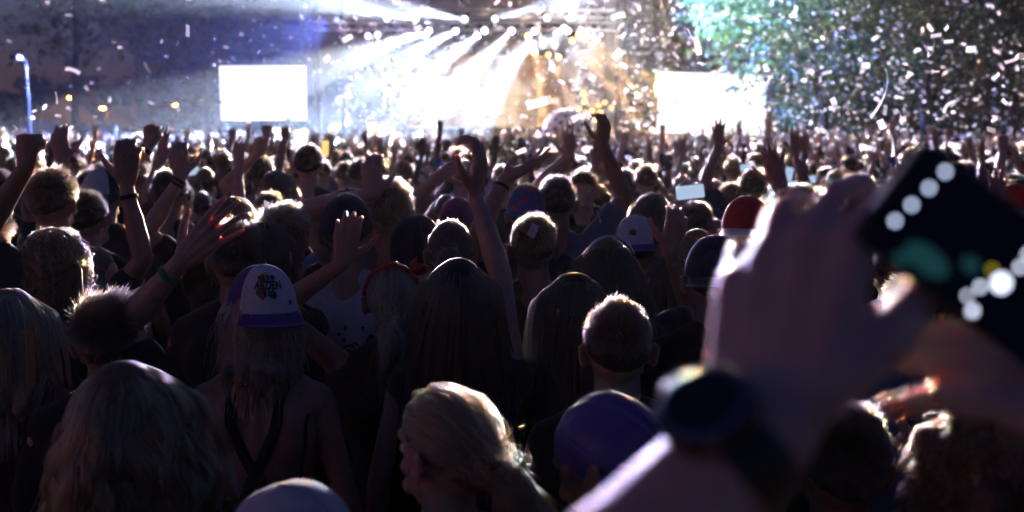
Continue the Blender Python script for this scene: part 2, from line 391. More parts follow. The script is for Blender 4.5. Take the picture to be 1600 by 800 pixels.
# ------------------------------------------------------------------ hair
def thr(y, style='short'):
    back = -.80 if style != 'fade' else -.55
    return np.where(y < 0, -.08 + (back + .08) * (-y) ** 1.3, -.08 + .62 * np.clip(y, 0, 1) ** .8)
def scalp(N, rng, style='short'):
    u = rng.normal(size=(N * 3, 3)); u /= np.linalg.norm(u, axis=1)[:, None]
    ok = (u[:, 2] > thr(u[:, 1], style)) & ~((np.abs(u[:, 0]) > .8) & (u[:, 2] < .02) & (np.abs(u[:, 1] + .05) < .35))
    return u[ok][:N]
def march(style, N, seed, Rh, fem=False, length=.4, S_=9, wave=.0, curl=.0, bulk=1.0, part=0.0, tie=(0, -.125, 1.64)):
    rng = np.random.default_rng(seed); R = np.array(Rh); piv = np.array(PIV); hc = np.array(HCEN)
    rad = HRAD * ((.95, 1, 1) if fem else (1, 1, 1))
    u = scalp(N, rng, 'fade' if style == 'short' else 'long'); N = len(u)
    nrm = u / rad; nrm /= np.linalg.norm(nrm, axis=1)[:, None]
    p = hc + u * rad * 1.015
    if style == 'short':
        down = np.array((0, -.35, -1.0)); bl = np.clip((u[:, 2:3] - .1) / .75, 0, 1); bl = bl * bl * (3 - 2 * bl); fwd = down * (1 - bl) + np.array((.3, .9, .2)) * bl
        tg = fwd - nrm * (fwd * nrm).sum(1)[:, None]
        L = length * (.16 + .84 * np.clip(u[:, 2:3] * 1.1 + .15, 0, 1)) * rng.uniform(.7, 1.15, (N, 1))
        d = nrm * .42 + tg * .9 + rng.normal(size=(N, 3)) * .18; L = L * (1 + .6 * wavenoise(p, 55, seed + 3)[:, None])
        cl = wavenoise(p * 1.0, 70, seed)[:, None]; d += np.roll(nrm, 1, 1) * cl * 1.0 + np.roll(nrm, 2, 1) * wavenoise(p, 80, seed + 9)[:, None]
        d /= np.linalg.norm(d, axis=1)[:, None]
        t = np.linspace(0, 1, 4)[None, :, None]
        pts = p[:, None] + d[:, None] * L[:, None] * t + (tg * .35 * L)[:, None] * t ** 2
    elif style in ('pony', 'bun'):
        T = np.array(tie); pts = []
        for s in np.linspace(0, 1, S_):
            q = p * (1 - s) + T * s; d = (q - hc) / rad; r = np.linalg.norm(d, axis=1)[:, None]
            lift = 1.045 + .05 * math.sin(s * PI) * rng.uniform(.4, 1.0, (N, 1))
            q = np.where((r < lift), hc + d / r * rad * lift, q)
            pts.append(q + wavenoise(p, 130, seed)[:, None] * .0055 * math.sin(min(s * 1.3, 1) * PI) * (u * (1, 1, 1)))
        pts = np.stack(pts, 1)
        m = N // 3; tl = rng.normal(size=(m, 3)); tl /= np.linalg.norm(tl, axis=1)[:, None]
        off = tl * rng.uniform(0, 1, (m, 1)) ** .5
        s = np.linspace(0, 1, S_)[None, :, None]
        if style == 'pony':
            width = (.016 + .028 * np.sin(np.clip(s * 1.15, 0, 1) * PI * .8))
            c = T + np.array((0, -.085, .01)) * np.sin(np.clip(s * 1.6, 0, 1) * PI / 2) + np.array((0, .03, -1)) * (s ** 1.4) * length * rng.uniform(.7, 1.05, (m, 1, 1))
            tail = c + off[:, None] * width + np.sin(s * 9 + (off[:, None, :1] * 4)) * .006
        else:
            a = s * 7 + off[:, None, :1] * 3; b = off[:, None, 1:2] * 1.4
            tail = T + np.array((0, -.03, .0)) + np.concatenate([np.cos(a) * .042 * np.cos(b), np.sin(a) * .042 * np.cos(b) * .9, .042 * np.sin(b) + 0 * a], 2)
        pts = np.concatenate([pts, tail], 0)
    else:
        side = np.sign(u[:, :1] - part * np.clip(u[:, 1:2] + .3, 0, 1) + rng.normal(size=(N, 1)) * .05)
        wh = u - np.array((0, -.15, .985)); wh /= np.linalg.norm(wh, axis=1)[:, None] + 1e-6
        fr = np.clip(u[:, 1:2] * 2 + .2, 0, 1)
        pref = (wh + np.array((0, -.15, -.4))) * (1 - fr) + np.concatenate([side * .9, -.45 + 0 * side, -.3 + 0 * side], 1) * fr
        d = pref - nrm * (pref * nrm).sum(1)[:, None]; d /= np.linalg.norm(d, axis=1)[:, None] + 1e-6
        L = length * rng.uniform(.82, 1.08, N); ds = (L / (S_ * 2 - 2))[:, None]
        lay = 1.05 + .20 * bulk * rng.uniform(.1, 1, (N, 1))
        pts = [p.copy()]; q = p.copy()
        cid = rng.integers(0, 90, N)
        g0 = np.array((0, -.08, -1.0))
        for i in range(S_ * 2 - 2):
            d = d * .72 + g0 * .28 + side * np.array((.02, 0, 0)); d /= np.linalg.norm(d, axis=1)[:, None]
            q = q + d * ds
            e = (q - hc) / rad; r = np.linalg.norm(e, axis=1)[:, None]
            k = np.minimum(lay, 1.03 + (i + 1) * .035); q = np.where(r < k, hc + e / r * rad * k, q)
            # shoulders and upper back
            for cc, rr in ((np.array((0, -.01, 1.28)), np.array((.175, .130, .20))), (np.array((0, -.015, 1.43)), np.array((.19, .080, .075)))):
                e2 = (q - cc) / rr; rem = 1.08 - e2[:, 0] ** 2 - e2[:, 2] ** 2; ins = (rem > 0) & (np.abs(e2[:, 1]) < np.sqrt(np.maximum(rem, 0)))
                sg = np.where(e2[:, 1] < .25, -1.0, 1.0); q[:, 1] = np.where(ins, cc[1] + sg * np.sqrt(np.maximum(rem, 0)) * rr[1], q[:, 1])
            face = (q[:, 1] > .03) & (q[:, 2] < 1.70) & (np.abs(q[:, 0]) < .07)
            q[face, 0] = np.sign(q[face, 0] + 1e-6) * .075
            if i % 2 == 1: pts.append(q.copy())
        pts = np.stack(pts, 1)
        s = np.linspace(0, 1, pts.shape[1])[None, :, None]
        cen = np.stack([pts[cid == c].mean(0) if (cid == c).any() else pts[0] for c in range(90)])
        # nearest-root clumps
        ck = rng.choice(N, min(190, N), replace=False)
        dd = ((pts[:, None, 0] - pts[None, ck, 0]) ** 2).sum(2); near = ck[dd.argmin(1)]
        pts = pts + (pts[near] - pts) * np.clip(s * 1.5, 0, 1) * .68
        if wave:
            ph = rng.uniform(0, 6.3, N)[near][:, None, None]
            pts = pts + np.concatenate([np.sin(s * 17 * length / .4 + ph), np.cos(s * 15 * length / .4 + ph * 1.7), 0 * ph * s], 2) * wave * np.clip(s * 2.2, 0, 1)
        if curl:
            ph = rng.uniform(0, 6.3, N)[near][:, None, None] + rng.normal(size=(N, 1, 1)) * .35; fr = rng.uniform(34, 52, N)[near][:, None, None]
            pts = pts + np.concatenate([np.cos(s * fr + ph), np.sin(s * fr + ph), .6 * np.sin(s * fr * .9 + ph)], 2) * curl * np.clip(s * 3, 0, 1)
    fly = rng.uniform(size=len(pts)) < .05
    sc_ = np.linspace(0, 1, pts.shape[1])[None, :, None]
    pts[fly] += rng.normal(size=(fly.sum(), 1, 3)) * .012 * sc_ ** 1.2 * (2.0 if style != 'short' else .3)
    return (pts - piv) @ R.T + piv
def curves(name, pts, rad, tipfac=.35):
    n, s, _ = pts.shape
    hc = bpy.data.hair_curves.new(name); hc.add_curves([s] * n)
    hc.position_data.foreach_set('vector', np.ascontiguousarray(pts, np.float32).ravel())
    r = hc.attributes.get('radius') or hc.attributes.new('radius', 'FLOAT', 'POINT')
    prof = rad * np.linspace(1, tipfac, s)
    r.data.foreach_set('value', np.tile(prof, n).astype(np.float32))
    hc.materials.append(M['fibre']); return hc
def hair_mass_jobs(key, style, Rh, fem, length=.4, bulk=1.0, tie=(0, -.125, 1.64)):
    h = lambda p: PIV + Rh @ (Vector(p) - PIV)
    w = .95 if fem else 1
    inf = {'short': .0045, 'long': .005, 'curly': .012, 'pony': .005, 'bun': .005}[style]
    P = [ell(h(HCEN), (HRAD[0] * w + inf, HRAD[1] + inf, HRAD[2] + inf), Rh, 20)]
    if style in ('long', 'curly'):
        z1 = max(1.66 - length, 1.15)
        for x in (-.062, -.02, .02, .062):
            yb = -.055 if abs(x) > .05 else -.085
            P.append(tap(h((x * bulk, yb, 1.63)), (x * 1.15 * bulk, yb - .016, 1.50), .032, .030))
            if z1 < 1.48: P.append(tap((x * 1.15 * bulk, yb - .022, 1.50), (x * 1.2 * bulk, -.125, max(z1 + .08, 1.24)), .030, .016))
    T = h(tie)
    if style == 'bun': P.append(ell(T + Rh @ Vector((0, -.03, 0)), (.042, .036, .04), Rh))
    if style == 'pony':
        P += [tap(h((0, -.08, tie[2])), T, .05, .016), tap(T, T + Vector((0, -.075, -.03)), .016, .028), tap(T + Vector((0, -.075, -.03)), T + Vector((0, -.06, -length * .75)), .030, .012)]
    Ri = np.array(Rh); piv = np.array(PIV)
    def post(me):
        c = coords(me); q = (c - piv) @ Ri + piv                 # back into the upright head's frame
        u = (q - np.array(HCEN)) / HRAD; u /= np.maximum(np.linalg.norm(u, axis=1)[:, None], 1e-6)
        keep = u[:, 2] > thr(u[:, 1], 'fade' if style == 'short' else 'long') - .03
        if style in ('long', 'curly'): keep |= (q[:, 1] < -.015)
        if style == 'pony': keep |= (q[:, 1] < -.09)
        if style == 'bun': keep |= (q[:, 1] < -.09) & (q[:, 2] > 1.56)
        cut(me, keep)
    return job(key + ':hair', P, .0075, 2, post)

HAIRCOL = {'black': (.012, .009, .008), 'dark': (.022, .014, .010), 'brown': (.065, .036, .018), 'light': (.16, .09, .042), 'blond': (.34, .22, .10), 'ash': (.22, .18, .14), 'grey': (.3, .29, .28), 'auburn': (.09, .03, .014)}
FIBCOL = {'black': (.035, .025, .02), 'dark': (.07, .042, .028), 'brown': (.17, .085, .038), 'light': (.34, .18, .075), 'blond': (.55, .38, .19), 'ash': (.42, .29, .17), 'grey': (.5, .47, .44), 'auburn': (.20, .075, .04)}
SKIN = {'pale': (.60, .40, .34), 'fair': (.52, .31, .23), 'mid': (.40, .22, .15), 'tan': (.30, .15, .09), 'deep': (.12, .06, .04)}

# ================================================================== THE PLACE
ST_Y = 58.0                       # depth of the stage front truss
def stagept(px, py, dy=0): return at(px, py, ST_Y + dy)

# ground
gm = MB(); gm.V = [(-150, -40, 0), (150, -40, 0), (150, 200, 0), (-150, 200, 0)]; gm.F = [(0, 1, 2, 3)]
tag(gm.build('ground', M['grass']), 'trodden grass field under the crowd', None, None, 'structure')

def lattice(mb, a, b, w=.3, r=.025, n=None, up=Vector((0, 0, 1))):
    """Box truss from a to b: four chords with diagonal bracing."""
    a = Vector(a); b = Vector(b); d = (b - a); L = d.length; d /= L
    if abs(d.dot(up)) > .9: up = Vector((0, 1, 0))
    u = d.cross(up).normalized() * w / 2; v = d.cross(u).normalized() * w / 2
    cs = [u + v, u - v, -u - v, -u + v]
    for c in cs: mb.tube([a + c, b + c], r, 5)
    n = n or max(2, int(L / (w * 1.6)))
    for i in range(n):
        for k in range(4):
            p, q = cs[k], cs[(k + 1) % 4]
            if i % 2: p, q = q, p
            mb.tube([a + d * (L * i / n) + p, a + d * (L * (i + 1) / n) + q], r * .6, 4, False)
    return mb

# ---- the stage -----------------------------------------------------
sx0 = stagept(482, 200).x; sx1 = stagept(978, 200).x; scx = (sx0 + sx1) / 2
stage = empty('stage', (scx, ST_Y, 0))
tag(stage, 'big black open-air stage with truss roof and glowing video wall', 'stage')
SL = lambda x, y, z: (x - scx, y - ST_Y, z)
hw_ = (sx1 - sx0) / 2
MB().box((-hw_, 0, 0), (hw_, 12, 1.5)).build('deck', M['deck'], stage)
MB().box((-hw_ - .3, 12.02, 0), (hw_ + .3, 12.4, 12.5)).build('back_wall', mat('backcloth', (.05, .035, .04), .9, noise=.3, nscale=.6), stage)
for s in (-1, 1):
    MB().box((s * (hw_ + .02) - .15, 1.0, 0), (s * (hw_ + .02) + .15, 12, 12.4)).build('side_wall', M['black'], stage)
rf = MB().box((-hw_ - 1.6, -1.4, 12.6), (hw_ + 1.6, 12.6, 13.1)).build('roof', mat('roof_skin', (.10, .075, .07), .8, noise=.25, nscale=.5), stage)
for s in (-1, 1):
    lattice(MB(), (s * (hw_ - .3), .3, 0), (s * (hw_ - .3), .3, 12.6), .55, .035).build('tower_truss', M['black'], stage)
tz = [stagept(700, 24).z, stagept(700, 40).z]
lattice(MB(), (-hw_ + .4, 1.6, stagept(700, 22, 1.6).z), (hw_ - .4, 1.6, stagept(700, 22, 1.6).z), .45, .03).build('light_truss', M['alu'], stage)
lattice(MB(), (-hw_ + .4, .3, stagept(700, 40).z), (hw_ - .4, .3, stagept(700, 40).z), .45, .03).build('light_truss', M['alu'], stage)
for k in range(5):
    y = 2 + k * 2.3
    lattice(MB(), (-hw_ + .3, y, 12.2), (hw_ - .3, y, 12.2), .5, .03).build('roof_truss', M['alu'], stage)
# video wall of separate LED tiles at the back of the stage
def ledmat():
    m = bpy.data.materials.new('led_wall'); m.use_nodes = True; nt = m.node_tree; nt.nodes.remove(nt.nodes['Principled BSDF'])
    g = nt.nodes.new('ShaderNodeNewGeometry'); nz = nt.nodes.new('ShaderNodeTexNoise'); nz.inputs['Scale'].default_value = .7; nz.inputs['Detail'].default_value = 4
    nt.links.new(g.outputs['Position'], nz.inputs['Vector'])
    ds = nt.nodes.new('ShaderNodeVectorMath'); ds.operation = 'DISTANCE'; ds.inputs[1].default_value = tuple(at(770, 175, ST_Y + 11.6)); nt.links.new(g.outputs['Position'], ds.inputs[0])
    mr = nt.nodes.new('ShaderNodeMapRange'); mr.inputs[1].default_value = 0; mr.inputs[2].default_value = 6.5; mr.inputs[3].default_value = 1.0; mr.inputs[4].default_value = 0.12; nt.links.new(ds.outputs['Value'], mr.inputs[0])  # stage glow painted into the tile emission, fading outward from one centre
    ad = nt.nodes.new('ShaderNodeMath'); ad.operation = 'MULTIPLY_ADD'; ad.inputs[1].default_value = 1.1; ad.inputs[2].default_value = -.55; nt.links.new(nz.outputs[0], ad.inputs[0])
    sm = nt.nodes.new('ShaderNodeMath'); sm.operation = 'ADD'; nt.links.new(mr.outputs[0], sm.inputs[0]); nt.links.new(ad.outputs[0], sm.inputs[1])
    cr = nt.nodes.new('ShaderNodeValToRGB'); e = cr.color_ramp.elements
    e[0].position = .05; e[0].color = (.02, .008, .006, 1); e[1].position = .85; e[1].color = (1, .80, .52, 1)
    k = cr.color_ramp.elements.new(.40); k.color = (.32, .15, .05, 1)
    em = nt.nodes.new('ShaderNodeEmission'); em.inputs[1].default_value = .8 * LIGHT
    nt.links.new(sm.outputs[0], cr.inputs[0]); nt.links.new(cr.outputs[0], em.inputs[0]); nt.links.new(em.outputs[0], nt.nodes['Material Output'].inputs[0])
    return m
led = ledmat()
lx0 = at(600, 200, ST_Y + 11).x - scx; lx1 = at(880, 200, ST_Y + 11).x - scx
n_x, n_z = 13, 8; z0, z1 = 1.7, at(700, 84, ST_Y + 11).z
tile = MB().box((0, 0, 0), ((lx1 - lx0) / n_x - .03, .12, (z1 - z0) / n_z - .03)); tme = mesh('led_tile', tile.V, tile.F)
for i in range(n_x):
    for j in range(n_z):
        o = link('led_tile', tme, led, stage); o.location = (lx0 + (lx1 - lx0) * i / n_x, 11.6, z0 + (z1 - z0) * j / n_z)
# risers and side scrims
MB().box((-4, 5, 1.5), (4.5, 9, 2.3)).build('riser', M['black'], stage)
# ---- loudspeaker line arrays on both sides of the stage --------------
for s, nm in ((-1, 'left end of stage'), (1, 'end of stage beside the tilted screen')):
    x = (sx0 - .75) if s < 0 else (sx1 + .75)
    a = empty('line_array', (x, ST_Y - .4, 0))
    for k in range(8):
        MB().box((-.55, -.3, -.17), (.55, .3, .17), Euler((-.03 * k, 0, 0)).to_matrix()).build('cabinet', M['blackplastic'], a).location = (0, .02 * k * k * .3, 9.2 - k * .36)
    m = MB(); m.tube([(0, 0, 9.4), (0, 0, 12.7)], .03, 6); m.build('hanging_cable', M['black'], a)
    tag(a, 'hanging black loudspeaker line array at the ' + nm, 'loudspeaker', 'line arrays')

# ---- stage lights ------------------------------------------------------
housing = MB()
for z0_, z1_, r0, r1 in ((-.28, -.20, .10, .15), (-.20, .12, .15, .16), (.12, .16, .16, .17)):
    housing.tube([(0, 0, z0_), (0, 0, z1_)], [r0, r1], 12)
HOUS = mesh('housing', housing.V, housing.F)
yk = MB(); yk.tube([(-.2, 0, 0), (-.2, 0, -.36), (.2, 0, -.36), (.2, 0, 0)], .022, 6); YOKE = mesh('yoke', yk.V, yk.F)
ln = MB(); ln.tube([(0, 0, .161), (0, 0, .175)], .15, 16); LENS = mesh('lens', ln.V, ln.F)
_lensm = {}
NLAMP = [0]
def lamp(P, T, col, power, cone, label, blend=.35, lens=40, group='stage lights', size=.10, scale=1.0, lit=True):
    """A moving-head fixture at P whose beam points at T."""
    P = Vector(P); T = Vector(T); d = (T - P).normalized()
    root = bpy.data.objects.new('stage_light', None); COL.objects.link(root); root.empty_display_size = .1
    root.location = P; root.rotation_mode = 'QUATERNION'; root.rotation_quaternion = d.to_track_quat('Z', 'Y'); root.scale = (scale,) * 3
    link('housing', HOUS, M['blackplastic'], root); link('yoke', YOKE, M['black'], root)
    key = tuple(round(c, 2) for c in col) + (lens,)
    if key not in _lensm: _lensm[key] = glow('lens_glow', col, lens * LIGHT)
    l = link('lens', LENS, None, root)
    if len(LENS.materials) == 0: LENS.materials.append(_lensm[key])
    l.material_slots[0].link = 'OBJECT'; l.material_slots[0].material = _lensm[key]
    if lit:
        L = bpy.data.lights.new('beam', 'SPOT'); L.color = col; L.energy = power * LIGHT; L.spot_size = math.radians(cone); L.spot_blend = blend; L.shadow_soft_size = size
        lo = bpy.data.objects.new('beam', L); COL.objects.link(lo); lo.parent = root; lo.location = (0, 0, .25); lo.rotation_euler = (PI, 0, 0)
    tag(root, label, 'stage light', group)
    return root
CW = (.62, .77, 1.0); BL = (.15, .26, 1.0); WW = (1.0, .80, .55); AM = (1.0, .58, .20); VI = (.50, .42, 1.0)
K = 1000.0
# upper truss: cold beams thrown up and out
for px, tx, ty, td, pw, cn in ((607, 440, -60, 48, 60, 5), (651, 330, -30, 40, 60, 6), (727, 520, -4, 40, 40, 5), (772, 985, -30, 44, 40, 5), (853, 985, -110, 50, 200, 7), (893, 915, -120, 52, 200, 7)):
    lamp(stagept(px, 30, 1.3), at(tx, ty, td), CW, pw * 300 * K, cn, f'cold white beam light on the upper stage truss', .3, 10, 'beam lights on the upper truss')
# lower truss: white beams into the crowd
for i, (px, tx, ty, td, pw, cn) in enumerate(((671, 470, 118, 36, 140, 7), (713, 540, 140, 34, 140, 7), (758, 600, 160, 34, 140, 7), (800, 660, 190, 34, 140, 7), (836, 735, 200, 36, 140, 7), (887, 760, 110, 40, 120, 6))):
    lamp(stagept(px, 48), at(tx, ty, td), (.52, .68, 1.0) if i % 3 else (.75, .85, 1), pw * 105 * K, cn * .62, 'blazing white beam light on the lower stage truss', .4, 14, 'beam lights on the lower truss')
# amber pencil beams
for px, py, tx, ty, td in ((893, 62, 950, 130, 50), (912, 60, 985, 128, 50), (930, 62, 1010, 120, 50), (856, 84, 905, 185, 50), (872, 88, 935, 180, 50), (836, 82, 846, 160, 50)):
    lamp(stagept(px, py, .2), at(tx, ty, td), AM, 11000 * K, 3.2, 'amber pencil beam light hanging under the stage truss', .3, 4, 'amber beam lights')
# audience blinders: the wide light that rims the crowd
for i, (px, col) in enumerate(((575, VI), (665, CW), (745, WW), (825, AM), (905, AM))):
    lamp(stagept(px, 56, .1), at(800 + (px - 740) * .9, 420, 9), col, 13 * K, 75, 'wide audience blinder light on the stage truss', .8, 8, 'audience blinders', size=.2)
lamp(stagept(590, 54, .1), at(1150, 450, 5), (.58, .50, 1.0), 115 * K, 60, 'lilac crowd wash light at the stage corner by the level screen', .8, 8, 'crowd wash lights', size=.25)
lamp(stagept(905, 54, .1), at(450, 450, 5), (1.0, .50, .20), 250 * K, 60, 'warm crowd wash light at the stage corner near the tilted screen', .8, 8, 'crowd wash lights', size=.25)
# blue wash over the haze at both sides
lamp((sx0 - 1.2, ST_Y - 1, 12.2), (sx0 - 9, ST_Y - 6, 9.0), BL, 22 * K, 60, 'blue wash light under the roof corner by the level screen', .9, 5, 'blue wash lights', size=.2)
lamp(stagept(530, 30), (sx0 - 6, ST_Y - 12, 3), (.16, .24, 1.0), 1100 * K, 58, 'violet wash light on the stage truss', .9, 5, 'blue wash lights', size=.2)
lamp((sx1 + 1.2, ST_Y - 1, 12.2), (sx1 + 13, ST_Y - 14, 3.5), BL, 520 * K, 78, 'blue wash light under the roof corner facing the trees', .9, 5, 'blue wash lights', size=.2)
lamp(stagept(880, 44, .2), at(1330, 110, 28), (.74, .82, 1.0), 420 * K, 46, 'added cool white light turned out over the confetti', .7, 8, 'added confetti lights', size=.2)  # extra lamp, added to whiten the confetti beside the stage
# green light on the tree
lamp((stagept(985, 190).x, ST_Y - 2, 4.0), at(1290, -40, 50), (.62, 1.0, .32), 30 * K, 60, 'green flood light clamped beside the stage', .7, 5, 'green floods', size=.2)
# floor lights on the deck
lamp(stagept(655, 213, 2), at(640, 205, 20), CW, 12 * K, 30, 'bursting white floor light on the stage deck', .8, 60, 'floor lights', size=.15, scale=1.8)
for py in (197, 209, 222):
    lamp(stagept(600, py, 1), at(640, 230, 20), CW, 8 * K, 40, 'small white lamp in the vertical three-lamp stack', .8, 10, 'three-lamp stack', scale=1.0, lit=False)
for px, py in ((862, 158), (905, 170), (915, 176), (925, 172), (935, 165), (945, 160), (918, 184), (930, 186), (938, 176), (955, 168)):
    lamp(stagept(px, py, 1.5), at(px + 10, 220, 30), AM, 2 * K, 40, 'amber can light in the cluster on stage', .8, 2.5, 'amber can cluster', scale=.9, lit=False)
for px, py in ((911, 146), (913, 158)):
    lamp(stagept(px, py, 1.5), at(px + 10, 220, 30), (.75, 1, .1), 2 * K, 40, 'yellow green can light above the amber cluster', .8, 2, 'yellow green cans', scale=.9, lit=False)
op = empty('light_panel', stagept(583, 216, 1)); p0 = stagept(575, 192, 1) - op.location
MB().box((p0.x, -.05, 0), (-p0.x, .05, p0.z)).build('diffuser', glow('panel_glow', (1, .55, .18), 3 * LIGHT), op)
MB().box((p0.x - .05, -.02, -.6), (-p0.x + .05, .1, -.003)).build('stand', M['black'], op)
tag(op, 'tall glowing orange light panel beside the three lamps', 'light panel')

# ---- video screens --------------------------------------------------------
def screen(cs, Y, label, roll, e, nm):
    x0, y0, x1, y1 = cs
    a = at(x0, y0, Y); b = at(x1, y1, Y); c = (a + b) / 2; w = (b.x - a.x); h = a.z - b.z
    r = empty('video_screen', (c.x, Y, c.z)); r.rotation_euler = (0, roll, 0)
    MB().box((-w / 2, -.06, -h / 2), (w / 2, 0, h / 2)).build('display', e, r)
    fr = MB(); t = .10
    fr.box((-w / 2 - t, -.1, h / 2 + .002), (w / 2 + t, .25, h / 2 + t)).box((-w / 2 - t, -.1, -h / 2 - t), (w / 2 + t, .25, -h / 2 - .002)).box((-w / 2 - t, -.1, -h / 2), (-w / 2 - .002, .25, h / 2)).box((w / 2 + .002, -.1, -h / 2), (w / 2 + t, .25, h / 2)).box((-w / 2, .01, -h / 2), (w / 2, .25, h / 2))
    fr.build('frame', M['black'], r)
    for s in (-.35, .35): lattice(MB(), (s * w, .5, -c.z), (s * w, .5, h / 2), .3, .03).build('support_truss', M['black'], r)
    # the pale blue arc and shapes on the picture
    blue = glow('screen_blue', (.10, .40, .66), .6)
    A = MB(); V = []; n = 10
    cx, cz, R = w * .20, h * .18, w * .095
    for i in range(n + 1):
        q = PI * (.12 + .76 * i / n); th = .45 * math.sin(PI * i / n) + .02
        V += [(cx + R * math.cos(q), -.066, cz + R * .75 * math.sin(q)), (cx + R * math.cos(q), -.066, cz + R * .75 * math.sin(q) * (1 - th))]
    A.add(V, [(2 * i, 2 * i + 1, 2 * i + 3, 2 * i + 2) for i in range(n)]); A.build('picture_arc', blue, r)
    B = MB(); B.add([(-w / 2 + .002, -.066, -h * .12), (-w / 2 + w * .03, -.066, -h * .15), (-w / 2 + w * .022, -.066, -h * .2), (-w / 2 + .002, -.066, -h * .2)], [(0, 3, 2, 1)])
    B.add([(w * .25, -.066, -h / 2 + .02), (w * .33, -.066, -h / 2 + .02), (w * .27, -.066, -h * .42)], [(0, 1, 2)]); B.build('picture_detail', blue, r)
    tag(r, label, 'screen', 'video screens beside the stage')
SCR = glow('screen_glow', (.93, .96, 1.0), 1.5)
screen((343, 103, 480, 188), 67, 'glowing white video screen before the dark trees, set level', 0, SCR, 'a')
screen((1029, 115, 1194, 210), 55, 'glowing white video screen below the green lit tree, slightly tilted', math.radians(1.7), SCR, 'b')

# ---- trees -------------------------------------------------------------------
def tree(P, H, R, cz, label, leafm, seed, nl=9000, leaf=.22, lean=(0, 0), trunk_r=.3, low=.35, group=None, zs=.75):
    rng = np.random.default_rng(seed); rd = random.Random(seed)
    root = empty('tree', (P[0], P[1], 0))
    mb = MB(); tips = []
    top = Vector((lean[0], lean[1], cz))
    n = 7; sp = []
    for i in range(n):
        t = i / (n - 1); sp.append(Vector((lean[0] * t * t, lean[1] * t * t, 0)) + Vector((rd.uniform(-1, 1), rd.uniform(-1, 1), 0)) * .15 * (i > 0) + Vector((0, 0, cz * 1.1 * t)))
    mb.tube(sp, [trunk_r * (1 - .7 * i / (n - 1)) + (.12 if i == 0 else 0) for i in range(n)], 9)
    nb = 13
    for b in range(nb):
        t = low + (1 - low) * (b + .5) / nb; i = min(int(t * (n - 1)), n - 2); f = t * (n - 1) - i; s0 = sp[i].lerp(sp[i + 1], f)
        az = b * 2.4 + rd.uniform(-.4, .4); el = rd.uniform(.15, .8)
        Ln = R * rd.uniform(.6, .95)
        e = s0 + Vector((math.cos(az) * math.cos(el), math.sin(az) * math.cos(el), math.sin(el))) * Ln
        mid = s0.lerp(e, .5) + Vector((rd.uniform(-.3, .3), rd.uniform(-.3, .3), rd.uniform(.0, .5)))
        r0 = trunk_r * .42 * (1.1 - t * .6)
        mb.tube([s0, s0.lerp(mid, .5), mid, mid.lerp(e, .5), e], [r0, r0 * .8, r0 * .55, r0 * .35, r0 * .12], 6)
        for k in range(4):
            q = mid.lerp(e, rd.uniform(0, .9)); v = Vector((rd.gauss(0, 1), rd.gauss(0, 1), rd.gauss(.2, .7))).normalized() * R * rd.uniform(.2, .4)
            mb.tube([q, q + v * .6, q + v], [r0 * .3, r0 * .18, .012], 4); tips.append(q + v)
        tips.append(e)
    mb.build('trunk', M['bark'], root, True)
    # clumps of leaves about the twig ends and across the crown
    ce = Vector((lean[0], lean[1], cz))
    for _ in range(60):
        v = Vector((rd.gauss(0, 1), rd.gauss(0, 1), rd.gauss(0, 1))).normalized() * rd.uniform(.5, 1.0) ** .5
        tips.append(ce + Vector((v.x * R, v.y * R, v.z * R * zs)))
    tp = np.array([tuple(t) for t in tips]); idx = rng.integers(0, len(tp), nl)
    cs = rng.uniform(.35, 1.0, len(tp))[idx][:, None] * R * .20
    c = tp[idx] + rng.normal(size=(nl, 3)) * cs
    a = rng.normal(size=(nl, 3)); a /= np.linalg.norm(a, axis=1)[:, None]; b_ = rng.normal(size=(nl, 3)); b_ -= a * (a * b_).sum(1)[:, None]; b_ /= np.linalg.norm(b_, axis=1)[:, None]
    sz = leaf * rng.uniform(.6, 1.3, (nl, 1))
    V = np.stack([c - a * sz, c + b_ * sz * .5, c + a * sz, c - b_ * sz * .5], 1).reshape(-1, 3)
    F = np.arange(nl * 4).reshape(-1, 4)
    link('crown', mesh('crown', V.tolist(), F.tolist()), leafm, root)
    tag(root, label, 'tree', group)
def tp(px, Y): v = at(px, 200, Y); return (v.x, Y)
def zof(py, Y): return at(800, py, Y).z
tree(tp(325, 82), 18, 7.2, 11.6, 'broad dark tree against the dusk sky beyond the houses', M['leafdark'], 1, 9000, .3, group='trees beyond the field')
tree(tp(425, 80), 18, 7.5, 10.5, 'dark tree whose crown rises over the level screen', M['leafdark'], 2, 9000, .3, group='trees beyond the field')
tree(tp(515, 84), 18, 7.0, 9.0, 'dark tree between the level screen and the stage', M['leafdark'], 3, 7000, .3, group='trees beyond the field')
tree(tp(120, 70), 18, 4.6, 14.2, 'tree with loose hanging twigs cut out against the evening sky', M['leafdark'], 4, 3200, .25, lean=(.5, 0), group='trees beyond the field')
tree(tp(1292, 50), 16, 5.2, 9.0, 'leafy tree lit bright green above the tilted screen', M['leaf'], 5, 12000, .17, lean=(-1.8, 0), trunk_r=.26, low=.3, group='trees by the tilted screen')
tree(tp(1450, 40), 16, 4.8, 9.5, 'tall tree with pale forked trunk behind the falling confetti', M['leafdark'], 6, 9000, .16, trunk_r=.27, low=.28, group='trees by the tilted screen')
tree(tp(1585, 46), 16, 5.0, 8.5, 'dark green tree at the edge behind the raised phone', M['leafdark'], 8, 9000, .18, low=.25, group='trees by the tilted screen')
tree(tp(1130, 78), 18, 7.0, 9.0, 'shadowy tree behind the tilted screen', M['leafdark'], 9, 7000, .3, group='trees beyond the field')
tree(tp(1390, 84), 18, 8.0, 7.5, 'low wide tree deep behind the forked trunk', M['leafdark'], 10, 7000, .3, group='trees beyond the field')
